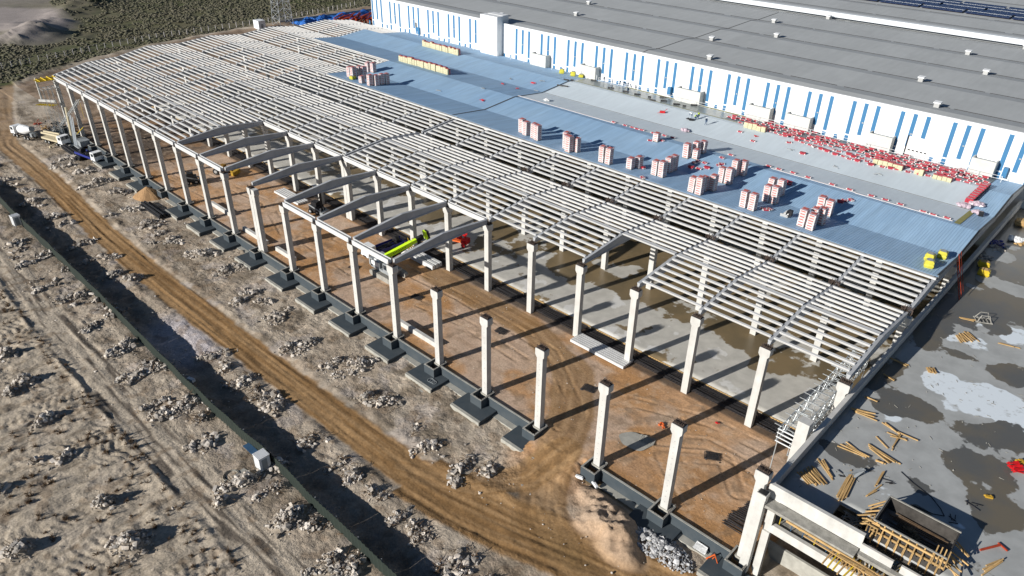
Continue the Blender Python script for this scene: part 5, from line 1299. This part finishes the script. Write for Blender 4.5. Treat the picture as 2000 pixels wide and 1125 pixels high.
for q in range(10): b.bar((rnd(-1,1),rnd(-.6,.6),.1),(rnd(-1,1),rnd(-.6,.6),.3),.14)
tag(b.build('tool_heap', M['black'], None, (-62.9, 86.6, roofz(86.6))), 'dark tool heap beside the hi-vis trio', 'tools')
b = MB(); b.box(-.6,.6,-.3,.3,.1,.5).bar((.4,.2,.4),(1.1,.6,.9),.07).bar((-.4,-.2,.3),(-1.1,-.6,.1),.07)
tag(b.build('welding_machine', M['redp'], None, (-70.2, 86.5, roofz(86.5)), .6), 'small red machine on the pale membrane', 'machine')

# ------------------------------------------------------------------ fallen beams and pipes on the ground
def lying(name, x0, x1, y, w_, h_, n, gap, z, m_, lab, cat, grp=None, hollow=False):
    for q in range(n):
        b = MB(); yy = y+q*gap
        b.add([((x0),yy-w_/2,z),((x1),yy-w_/2,z),((x1),yy+w_/2,z),((x0),yy+w_/2,z),((x0),yy-w_*.38,z+h_),((x1),yy-w_*.38,z+h_),((x1),yy+w_*.38,z+h_),((x0),yy+w_*.38,z+h_)], BF)
        tag(b.build(name, M[m_]), lab.replace('#', ORD[q]), cat, grp)
lying('spare_purlin', -39.6, -29.4, 18.2, .42, .42, 6, .46, -.2, 'purlin', '# of the white purlins lying flat beside the rebar bed, counted from the earth side', 'purlin', 'white purlins lying on the ground')
lying('spare_purlin', -123.2, -113.6, 16.0, .42, .42, 5, .55, -.2, 'purlin', '# white purlin lying flat under the fifth bare girder, from the earth side', 'purlin', 'white purlins lying in the middle')
lying('spare_beam', -82.5, -72.0, 18.0, .7, .8, 3, .85, -.2, 'purlin', '# white channel beam lying beside the crawler crane', 'beam', 'white beams lying beside the crane')
for x0, x1, y, l in ((-62.6,-53.4,2.5,'fourth and sixth front columns'),(-111.2,-102.2,1.9,'the twin columns'),(-99,-92.6,2.0,'the tenth front column'),(-127,-118.8,3.2,'the eleventh front column')):
    lying('spare_beam', x0, x1, y, .75, .8, 1, 1, -.35, 'column', 'white channel beam lying on the earth near '+l, 'beam')
for i, (x0, y0) in enumerate(((-140.5,-6.6),(-189.5,-6.0))):
    for q in range(6):
        b = MB(); L = 9.5 if i == 0 else 12
        yy = y0+.62*(q % 4) + .3*(q > 3); b.cyl((x0, yy, -1.7+.5*(q > 3)), (x0+L, yy+rnd(-.1,.1), -1.7+.5*(q > 3)), .28, n=10)
        tag(b.build('dark_pipe', M['black']), f'dark pipe in the pile {"beside the sand cone" if i == 0 else "near the trucks"}, {ORD[q]} of six', 'pipe', 'dark pipes '+('beside the sand cone' if i == 0 else 'near the trucks'))
# shuttering bits and small pits in the earth
for i, (x, y, r_) in enumerate(((-30.2,10.9,.2),(-18.0,7.9,.3),(-10.4,11.2,.5),(-83,8.3,.4),(-66.8,9.7,.2),(-49.3,12.5,.1))):
    b = MB()
    for q in range(12): b.bar((-.9+.16*q, -.7, .05), (-.9+.16*q, .7, .08), .06)
    for q in range(6): b.bar((-1, -.6+.24*q, .1), (1, -.6+.24*q, .1), .05)
    for q in range(8): b.rock((rnd(-1,1), rnd(-.9,.9), 0), rnd(.1,.25))
    tag(b.build('rebar_grate', M['rebard' if i != 1 else 'dirtyconc'], None, (x, y, -.28), r_), f'rebar grate over a pit in the orange earth, {ORD[i]} from the right' if i < 3 else f'small pit grate in the earth behind the front columns, {ORD[i-3]} of the left three', 'grate', 'pit grates')
b = MB(); nn = 22; vs = [(0,0,.02)] + [(2.2*math.cos(a)*(1+.12*math.sin(3*a)), 1.6*math.sin(a)*(1+.1*math.sin(4*a)), .0) for a in np.linspace(0, 6.283, nn, endpoint=False)]
b.add(vs, [(0, 1+j, 1+(j+1) % nn) for j in range(nn)]); tag(b.build('concrete_spill', M['blind'], None, (-19.0, 6.6, -.22), .4), 'pale hardened concrete spill on the orange earth', 'spill')
b = MB()
for q in range(9): b.rock((rnd(-.5,.5), rnd(-.4,.4), .15), .24)
tag(b.build('orange_bag', M['orangep'], None, (-18.3, 11.6, -.3)), 'small orange heap of bags on the earth by the grate', 'bag')
b = MB()
for q in range(8): b.rock((rnd(-.3,.3), rnd(-.2,.2), .1), .12)
tag(b.build('red_rag', M['redp'], None, (-13.2, 17.2, -.2)), 'tiny red rag beside the rebar bed', 'rag')
b = MB(); b.bar((-.5,0,.1),(.3,.2,1.3),.12).bar((0,-.4,.2),(.2,.5,.5),.12).box(-.3,.2,-.2,.2,0,.4).bar((.3,.2,1.2),(1.0,.0,.2),.08)
tag(b.build('red_tool', M['orangep'], None, (-2.6, -2.0, -1.8)), 'orange-red compactor standing beside the ground beam near the deck building', 'tool')
b = MB(); b.add([(-.8,-.3,.3),(.8,-.3,.3),(.7,.4,.9),(-.7,.4,.9)], [(0,1,2,3),(3,2,1,0)]).box(-.7,.7,.3,.36,0,.9)
tag(b.build('white_board', M['whitep'], None, (-4.2,-1.5,-1.9)), 'white board leaning on the dark ground beam', 'board')
for i, (x, y) in enumerate(((-49.5,-4.9),(-56.3,-6.6))):
    b = MB(); nn = 16; b.add([(0,0,.12)]+[(1.3*math.cos(a), .8*math.sin(a)*(1+.2*math.sin(3*a)), -.05) for a in np.linspace(0, 6.283, nn, endpoint=False)], [(0, 1+j, 1+(j+1) % nn) for j in range(nn)])
    tag(b.build('concrete_spill', M['blind'], None, (x, y, -2.0)), ('pale','second pale')[i]+' concrete spill among the rubble near the footings', 'spill')
for i, (x, y) in enumerate(((-38.6,-3.3),)):
    b = MB()
    for c in range(3):
        for q in range(12): a = 6.283*q/12; a2 = 6.283*(q+1)/12; r_ = .45-.05*c; b.bar((r_*math.cos(a)+c*.4-.5, r_*math.sin(a), .05), (r_*math.cos(a2)+c*.4-.5, r_*math.sin(a2), .06), .05)
    tag(b.build('wire_rings', M['steel'], None, (-48.3, -2.9, -1.34)), 'pale wire rings lying on a dark footing pad', 'rings')

# ------------------------------------------------------------------ machines
def tracks(b, L, w_, h, gap, mi=0):
    for s_ in (-1, 1):
        y = s_*gap/2; n = 9
        prof = [(-L/2+h/2*math.cos(a)-0, h/2+h/2*math.sin(a)) for a in np.linspace(math.pi/2, 3*math.pi/2, n)] + [(L/2+h/2*math.cos(a), h/2+h/2*math.sin(a)) for a in np.linspace(-math.pi/2, math.pi/2, n)]
        vs = [(x, y-w_/2, z) for x, z in prof] + [(x, y+w_/2, z) for x, z in prof]; m_ = len(prof)
        b.add(vs, [(i, (i+1) % m_, (i+1) % m_+m_, i+m_) for i in range(m_)] + [tuple(range(m_-1,-1,-1)), tuple(range(m_, 2*m_))], mi)
        for q in range(int(L/.35)):
            x = -L/2+.35*q; b.box(x, x+.2, y-w_/2-.02, y+w_/2+.02, h, h+.06, mi)
# crawler crane with lime boom
cr_ = empty('crawler_crane', (-76.2, 11.0, -.3), 'tracked telescopic crane with bright lime boom on the orange earth behind the front columns', 'crane')
b = MB(); tracks(b, 5.0, .8, 1.0, 3.4); b.box(-1.6,1.6,-1.3,1.3,.5,1.2); b.build('track', M['dirtyconc'], cr_)
b = MB(); b.box(-3.1,2.0,-1.5,1.5,1.3,1.7); b.box(-3.2,-.6,-1.5,-.35,1.7,2.8); b.box(-3.2,-.6,.45,1.5,1.7,2.8); b.box(-3.6,-2.6,-1.5,1.5,1.5,3.0); b.build('body', M['greyp'], cr_)
b = MB(); b.box(-2.9,-.9,-1.53,-1.51,1.9,2.7); b.box(-2.5,-1.2,-1.2,-.5,2.81,3.0); b.build('engine_cover', M['whitep'], cr_)
b = MB(); b.box(.4,2.0,-1.5,-.5,1.7,3.2); o = b.build('cab', M['greyp'], cr_)
b = MB(); b.box(.6,2.03,-1.53,-.6,2.1,3.0); b.build('window', M['glass'], o)
b = MB(); b.bar((-1.6,.1,2.9),(-.6,6.0,4.2),.75,.8); bm_ = b.build('boom', M['lime'], cr_)
b = MB(); b.bar((-.6,6.0,4.2),(-.45,7.0,4.42),.62,.66,0); b.build('boom_section', M['lime'], bm_)
b = MB(); b.bar((-.45,7.0,4.42),(-.2,8.4,4.75),.7,.8); b.bar((-.05,9.0,4.9),(.0,9.5,5.0),1.0,1.7); b.bar((-1.1,1.9,2.5),(-.7,5.6,3.6),.25,.25); b.build('boom_tip', M['black'], bm_)
b = MB(); b.bar((-.12,8.75,4.85),(-.03,9.1,4.95),1.1,1.75); b.build('boom_collar', M['lime'], bm_)
b = MB()
for q in range(9): b.obox((-1.6+1.0*(2.0+.3*q)/5.9+.38, .1+2.0+.3*q, 2.9+1.3*(2.0+.3*q)/5.9+.02), .012, .17, .2, 0)
b.build('lettering', M['black'], bm_)
# flatbed truck beside it
def wheels(e, xs_, half, r_=.52, name='wheel'):
    wm = MB().cyl((0,-.16,0),(0,.16,0),r_,n=14).mesh(name, M['tyre']); hm = MB().cyl((0,-.18,0),(0,.18,0),r_*.5,n=10).mesh('hub', M['vent'])
    for x in xs_:
        for s_ in (-1, 1): w_ = mesh_obj(name, wm, e, (x, s_*half, r_)); mesh_obj('hub', hm, w_)
def truck(name, x, y, z, rr, lab, cabm, kind, cat='truck'):
    e = empty(name, (x, y, z), lab, cat, None, rr)
    b = MB(); b.box(-4.6,4.3,-.5,.5,.75,1.05); b.build('chassis', M['black'], e)
    b = MB(); b.add([(2.4,-1.2,.9),(4.3,-1.2,.9),(4.3,1.2,.9),(2.4,1.2,.9),(2.5,-1.15,2.9),(3.95,-1.15,2.9),(3.95,1.15,2.9),(2.5,1.15,2.9)], BF); cb_ = b.build('cab', M[cabm], e)
    b = MB(); b.add([(4.16,-1.05,1.95),(4.17,1.05,1.95),(3.99,1.02,2.78),(3.99,-1.02,2.78)], [(0,1,2,3)]); b.box(2.9,3.85,-1.205,-1.185,1.9,2.65); b.box(2.9,3.85,1.185,1.205,1.9,2.65); b.build('window', M['glass'], cb_)
    wheels(e, (3.2, -1.6, -3.0, 1.7) if kind != 'flat' else (3.2,-2.2,-3.4), 1.05)
    if kind == 'mixer':
        b = MB(); b.cyl((1.9,0,2.15),(.9,0,2.2),.75,1.15,16); b.cyl((.9,0,2.2),(-1.4,0,2.35),1.2,1.2,16); b.cyl((-1.4,0,2.35),(-3.6,0,2.75),1.2,.55,16); b.build('drum', M['whitep'], e)
        b = MB(); b.cyl((-3.6,0,2.75),(-4.1,0,3.1),.5,.75,10); b.bar((-4.3,0,2.3),(-5.2,.3,1.2),.4,.1); b.box(-4.4,-3.6,-.7,.7,1.0,2.0); b.build('chute', M['greyp'], e)
    elif kind == 'pump':
        b = MB(); b.box(-4.6,2.2,-1.15,1.15,1.05,1.5); b.build('bed', M['beigep'], e)
        b = MB(); b.bar((2.0,-.4,2.6),(-5.2,-.4,2.3),.35,.45); b.bar((-5.2,.3,2.5),(1.6,.3,2.9),.3,.35); b.box(1.0,2.0,-.6,.6,1.5,2.6); b.build('folded_boom', M['beigep'], e)
        b = MB()
        for s_ in (-1,1): b.bar((1.5,0,1.0),(1.8,s_*3.0,.6),.2); b.box(1.6,2.0,s_*3.0-.25,s_*3.0+.25,.05,.7)
        b.build('outrigger', M['beigep'], e)
    else:
        b = MB(); b.box(-4.8,2.2,-1.2,1.2,1.05,1.2); b.box(-4.8,2.2,-1.25,-1.2,1.05,1.6); b.box(-4.8,2.2,1.2,1.25,1.05,1.6); b.build('bed', M['bluep'], e)
        b = MB()
        for q in range(14): b.bar((rnd(-4.4,1.8),rnd(-1,1),1.3),(rnd(-4.4,1.8),rnd(-1,1),rnd(1.4,2.2)),.14)
        b.cyl((-3.4,0,1.9),(-2.6,0,1.9),.7,n=12); b.build('load', M['black'], e)
    return e
tr = truck('flatbed_truck', -83.6, 15.6, -.3, R(-92), 'dark blue flatbed truck with white cab parked beside the lime crane', 'whitep', 'flat')
b = MB()
for q in range(24): a = rnd(0,6.28); b.bar((-79.2,18.6,1.8),(-79.2+1.1*math.cos(a),18.6+1.1*math.sin(a),rnd(1.3,3.0)),.12)
tag(b.build('sling_heap', M['yellowp']), 'tangle of yellow lifting slings on the blue truck', 'slings')
truck('concrete_mixer', -205.5, -9.8, -2, R(195), 'concrete mixer truck with a white drum at the far left edge', 'whitep', 'mixer', 'mixer truck')
truck('concrete_pump', -194.5, -5.6, -2, R(15), 'beige concrete pump truck with folded boom and white cab beside the mixer', 'whitep', 'pump', 'pump truck')
truck('blue_truck', -176.5, -3.8, -2, R(10), 'small truck with blue bed partly behind the footings near the trucks', 'whitep', 'flat')
# red lift on the floor
rl = empty('red_lift', (-75.6, 27.9, 0), 'red articulated lift machine on the concrete floor beyond the last bare girder', 'lift', None, R(20))
b = MB(); b.box(-2.6,.6,-.75,-.6,.8,1.1); b.box(-2.6,.6,.6,.75,.8,1.1); b.box(-2.6,.6,-.6,.6,.8,.9); b.build('frame', M['orangep'], rl)
b = MB(); b.box(.6,1.8,-.8,.8,.6,1.5); b.box(-.7,.1,-.1,.7,1.1,2.0); b.box(.9,1.5,-1.2,-.8,.2,1.2); b.build('body', M['redp'], rl)
b = MB(); b.bar((1.2,.3,1.8),(-1.2,.5,2.6),.3,.35); b.bar((.3,.5,2.4),(1.2,.8,2.2),.6,.3); b.build('boom', M['redp'], rl)
wheels(rl, (-2.0, 1.2), .95, .48)
# small dark machines on the earth
for x, y, l, rr in ((-141.2,5.6,'dark skid loader with white front between the left front columns',1.2),(-108.0,16.9,'dark drilling rig with lifted mast below the bare girders',.3)):
    e = empty('dark_loader', (x, y, -.3), l, 'loader', None, rr)
    b = MB(); b.box(-1.3,1.2,-.9,.9,.4,1.7); b.box(-.8,.6,-.7,.7,1.7,2.5); b.build('body', M['black'], e)
    wheels(e, (-.9,.9), 1.0, .5)
    b = MB(); b.bar((-1.2,-.95,1.9),(1.8,-.95,.8),.15,.25); b.bar((-1.2,.95,1.9),(1.8,.95,.8),.15,.25); b.box(1.6,2.4,-1.1,1.1,.1,.7); b.build('bucket', M['greyp'], e)
    b = MB(); b.box(1.22,1.3,-.6,.6,.6,1.3); b.build('front_plate', M['whitep'], e)
    if 'rig' in l: b = MB(); b.bar((1.4,0,.2),(1.4,0,5.0),.35,.35); b.bar((.2,0,2.2),(1.4,0,4.2),.15); b.build('mast', M['black'], e)
e = empty('wheel_loader', (-141.5, 13.5, -.3), 'yellow loader half hidden behind the left front columns', 'loader', None, .5)
M['dullyellow'] = mat('dull_yellow', (.22,.12,.02), .7, .2, 1)
b = MB(); b.box(-1.6,1.3,-.9,.9,.7,1.5); b.box(-.5,.6,-.6,.6,1.5,2.2); b.build('body', M['dullyellow'], e); wheels(e, (-1.2,1.2), 1.2, .75)
b = MB(); b.bar((1.4,-.5,1.6),(3.0,-.5,.7),.2,.3); b.bar((1.4,.5,1.6),(3.0,.5,.7),.2,.3); b.box(2.8,3.6,-1.3,1.3,.2,1.1); b.build('bucket', M['yellowp'], e)
# mobile crane with raised lattice boom near the far corner
e = empty('mobile_crane', (-186.0, -1.8, -2), 'crane with a raised grey lattice boom standing against the far front columns', 'crane', None, 0)
b = MB(); tracks(b, 4.4, .7, .9, 2.8); b.box(-2.0,1.4,-1.2,1.2,1.0,2.4); b.build('body', M['greyp'], e)
b = MB(); lat(b, 0, .6, 0, .01, 0, .01, 1)
def latbar(b, p, q, w_, n, t=.08):
    p = Vector(p); q = Vector(q); d = (q-p).normalized(); a = d.cross(Vector((0,1,0))).normalized()*w_/2; c_ = d.cross(a).normalized()*w_/2
    cs = [a+c_, a-c_, -a-c_, -a+c_]
    for o_ in cs: b.bar(p+o_, q+o_, t)
    for i in range(n):
        s0 = p+(q-p)*i/n; s1 = p+(q-p)*(i+1)/n
        for j in range(4): b.bar(s0+cs[j], s1+cs[(j+1) % 4], t*.7); b.bar(s0+cs[j], s0+cs[(j+1) % 4], t*.7)
b = MB(); latbar(b, (-14.0,-.6,2.6), (5.0,.4,13.6), .55, 12); b.build('lattice_boom', M['steel'], e)
b = MB(); b.bar((1.2,.6,5.8),(-2.2,-.4,3.4),.12); b.cyl((5.0,.4,13.4),(5.0,.4,9),.03,n=4); b.build('stay', M['yellowt'], e)
for i, (x, y, l) in enumerate(((-190.5,-3.0,'green and grey pole bundle leaning by the far columns'),)):
    b = MB(); b.cyl((0,0,0),(-1.6,1.2,9.5),.4,.34,10); tag(b.build('leaning_pile', M['beigep'], None, (x, y, -2)), 'thick beige pile standing tilted beside the far corner column', 'pile')
    for q in range(5):
        b = MB(); b.bar((1.2+.5*q,-.5,0),(-.8+.55*q,1.0,8+rnd(-1,1)),.14); tag(b.build('scaffold_pole', M['steel'], None, (x+1, y, -2)), 'slender grey pole tilted beside the beige pile', 'pole', 'tilted grey poles at the far corner')
# scaffold and formwork platform at the far corner
e = empty('corner_scaffold', (-207.5, -3.5, -2), 'scaffold tower with yellow formwork and white beam at the far left corner', 'scaffold')
b = MB(); lat(b, 5.2, 8.4, -.6, 3.5, 0, 12.8, 4); b.build('frame', M['steel'], e)
b = MB(); b.bar((4.8,-1.2,9.6),(8.8,1.6,9.6),.4,.6); b.bar((4.8,-.5,9.6),(4.8,-.5,15.4),.4,.4); b.build('white_beam', M['column'], e)
b = MB()
for q in range(4): b.bar((4.4+.9*q,-.9,14.8),(4.6+.9*q,4.5,14.8),.16,.25)
for q in range(4): b.bar((4.2,-.5+1.4*q,15.1),(8.4,-.5+1.4*q,15.1),.16,.2)
for q in range(7): b.bar((4.2+.6*q,-2.2+.45*q,8.4),(4.7+.6*q,-.9+.45*q,8.6),.16,.22)
b.build('yellow_formwork', M['yellowt'], e)
# clutter by the trucks
for i in range(12):
    b = MB(); x, y = rnd(-216,-184), rnd(-1,4)+(-3)
    for q in range(7): b.bar((rnd(-2,2),rnd(-1,1),.1+.1*q),(rnd(-2,2),rnd(-1,1),.2+.1*q),.14,.1)
    for q in range(5): b.rock((rnd(-1.5,1.5),rnd(-1,1),.2),.35)
    tag(b.build('site_clutter', M[['rebar','greyp','redst','blind','timber','black'][i % 6]], None, (x, y, -2)), 'small heap of site material near the trucks at the far left corner', 'material heap', 'material heaps near the trucks')

# ------------------------------------------------------------------ beyond the hall
ff = empty('field_fence', (-295, 60, -2), 'thin fence of white concrete posts along the scrub field', 'fence')
pmm = MB().box(-.09,.09,-.09,.09,0,2.2).mesh('post', M['packwhite'])
FX = [(-282,-8),(-287,8),(-290,25),(-294,44),(-298,66),(-297,88),(-296,112),(-300,150),(-310,190)]
tot_ = 0; yq = -5
while yq < 170:
    x = float(np.interp(yq, [p[1] for p in FX], [p[0] for p in FX])); mesh_obj('post', pmm, ff, (x+295, yq-60, rnd(-.1,.05))); yq += 3.1
b = MB()
for h in (.7, 1.4, 2.1):
    for (x0, y0), (x1, y1) in zip(FX, FX[1:]): b.bar((x0+295, y0-60, h), (x1+295, y1-60, h), .03)
b.build('wire', M['steel'], ff)
# lattice pylon
e = empty('lattice_pylon', (-287, 117.5, -2), 'grey steel lattice pylon rising beyond the far end of the roof', 'pylon')
b = MB(); n = 13; Hh = 42
for i in range(n):
    z0, z1 = Hh*i/n, Hh*(i+1)/n; w0, w1 = 3.3-2.2*i/n, 3.3-2.2*(i+1)/n
    c0 = [(a*w0, c*w0, z0) for a, c in ((-1,-1),(1,-1),(1,1),(-1,1))]; c1 = [(a*w1, c*w1, z1) for a, c in ((-1,-1),(1,-1),(1,1),(-1,1))]
    for j in range(4):
        b.bar(c0[j], c1[j], .2); b.bar(c0[j], c1[(j+1) % 4], .11); b.bar(c0[(j+1) % 4], c1[j], .11); b.bar(c1[j], c1[(j+1) % 4], .11)
b.build('tower_frame', M['steel'], e)
b = MB(); b.bar((-7,0,36),(7,0,36),.4); b.bar((-6,0,40),(6,0,40),.35); b.build('cross_arm', M['steel'], e)
b = MB(); b.box(-2.2,2.2,-1.6,1.6,0,3.6); o = b.build('equipment_hut', M['whitep'], None, (-287.5, 106.5, -2)); tag(o, 'white equipment hut beside the foot of the lattice pylon', 'hut')
b = MB(); b.box(2.21,2.26,-.5,.5,0,2.2); b.build('door', M['greyp'], o)
# blue covered piles and red steel beyond the gable
for i, (y0, y1, xo) in enumerate(((122,131,-283),(131,140,-284),(140,150,-283),(150,161,-281),(161,172,-279))):
    b = MB(); nx_, ny_ = 8, 10; vs = []
    for a in range(nx_+1):
        for c in range(ny_+1): vs.append((xo-6+12*a/nx_, y0+(y1-y0)*c/ny_, -2+ (2.0+.8*math.sin(a+c*.7))*math.sin(math.pi*min(1,max(0,a/nx_)))*rnd(.7,1.1)*(1 if 0 < c < ny_ else .2)))
    b.add(vs, [(a*(ny_+1)+c, (a+1)*(ny_+1)+c, (a+1)*(ny_+1)+c+1, a*(ny_+1)+c+1) for a in range(nx_) for c in range(ny_)])
    tag(b.build('tarp_pile', M['tarp']), f'pile covered in blue tarp beyond the far end of the hall, {ORD[i]} from the pylon', 'tarp', 'blue tarp piles')
b = MB(); b.bar((-291,118,-1.2),(-286,178,-1.2),.6,1.2); tag(b.build('low_wall', M['blind']), 'low pale concrete wall behind the blue tarps', 'wall')
for i in range(8):
    b = MB(); y0 = 128+2.5*i
    for q in range(5): b.bar((-262+rnd(-2,2)+i, y0, 1.0+.5*q), (-268+rnd(-2,2)+i, y0+9, 1.0+.5*q), .5, .35)
    for q in range(2): b.bar((-264, y0+3*q+2, -2), (-264, y0+3*q+2, 1), .3)
    tag(b.build('red_steel_stack', M['redst']), 'stack of red steel parts between the blue tarps and the white wall end', 'steel stack', 'red steel stacks')

# scrub of the far field: many small leafy clumps
def scrub(n):
    rs = np.random.RandomState(3)
    y = rs.uniform(-40, 235, n*3); x = -258 - np.abs(rs.normal(0, 1, n*3))*0 - rs.uniform(0, 1, n*3)**1.0*230
    xb = np.interp(y, [-40,0,20,60,100,170,400], [-262,-259,-273,-287,-291,-296,-330])
    keep = (x < xb-2)
    bare = np.exp(-(((x+372)/48)**2+((y-38)/20)**2)) + np.exp(-(((x+470)/60)**2+((y-50)/40)**2)) + np.exp(-(((x+330)/14)**2+((y-27)/11)**2))
    dn = fbm(x*.06, y*.06, 301)*.6+fbm(x*.25, y*.25, 311)*.4
    keep &= (bare < .45) & (dn > .38+.14*rs.rand(len(x)))
    x = x[keep][:n]; y = y[keep][:n]; n = len(x)
    z = gheight(x, y)
    s_ = rs.uniform(.22, .62, n)*(1+.9*rs.rand(n)**5)
    base = np.array([tuple(v) for v in ICO_V]); F = np.array(ICO_F)
    jit = rs.uniform(.55, 1.4, (n, 12, 1)); ang = rs.uniform(0, 6.28, n); ca, sa = np.cos(ang)[:, None], np.sin(ang)[:, None]
    P = base[None]*jit*s_[:, None, None]; 
    X = P[..., 0]*ca - P[..., 1]*sa + x[:, None]; Y = P[..., 0]*sa + P[..., 1]*ca + y[:, None]; Z = P[..., 2]*.42 + z[:, None] + .25*s_[:, None]
    co = np.stack([X, Y, Z], -1).reshape(-1, 3); f = (F[None] + (np.arange(n)*12)[:, None, None]).reshape(-1, 3)
    me = bpy.data.meshes.new('scrub'); me.vertices.add(len(co)); me.vertices.foreach_set('co', co.ravel().astype(np.float32))
    me.loops.add(f.size); me.loops.foreach_set('vertex_index', f.ravel().astype(np.int32)); me.polygons.add(len(f)); me.polygons.foreach_set('loop_start', np.arange(0, f.size, 3, dtype=np.int32))
    me.update(calc_edges=True); me.materials.append(M['scrub'])
    return mesh_obj('scrub', me)
tag(scrub(46000), 'low olive scrub covering the far field', 'scrub', None, 'stuff')
print('objects', len(bpy.data.objects))
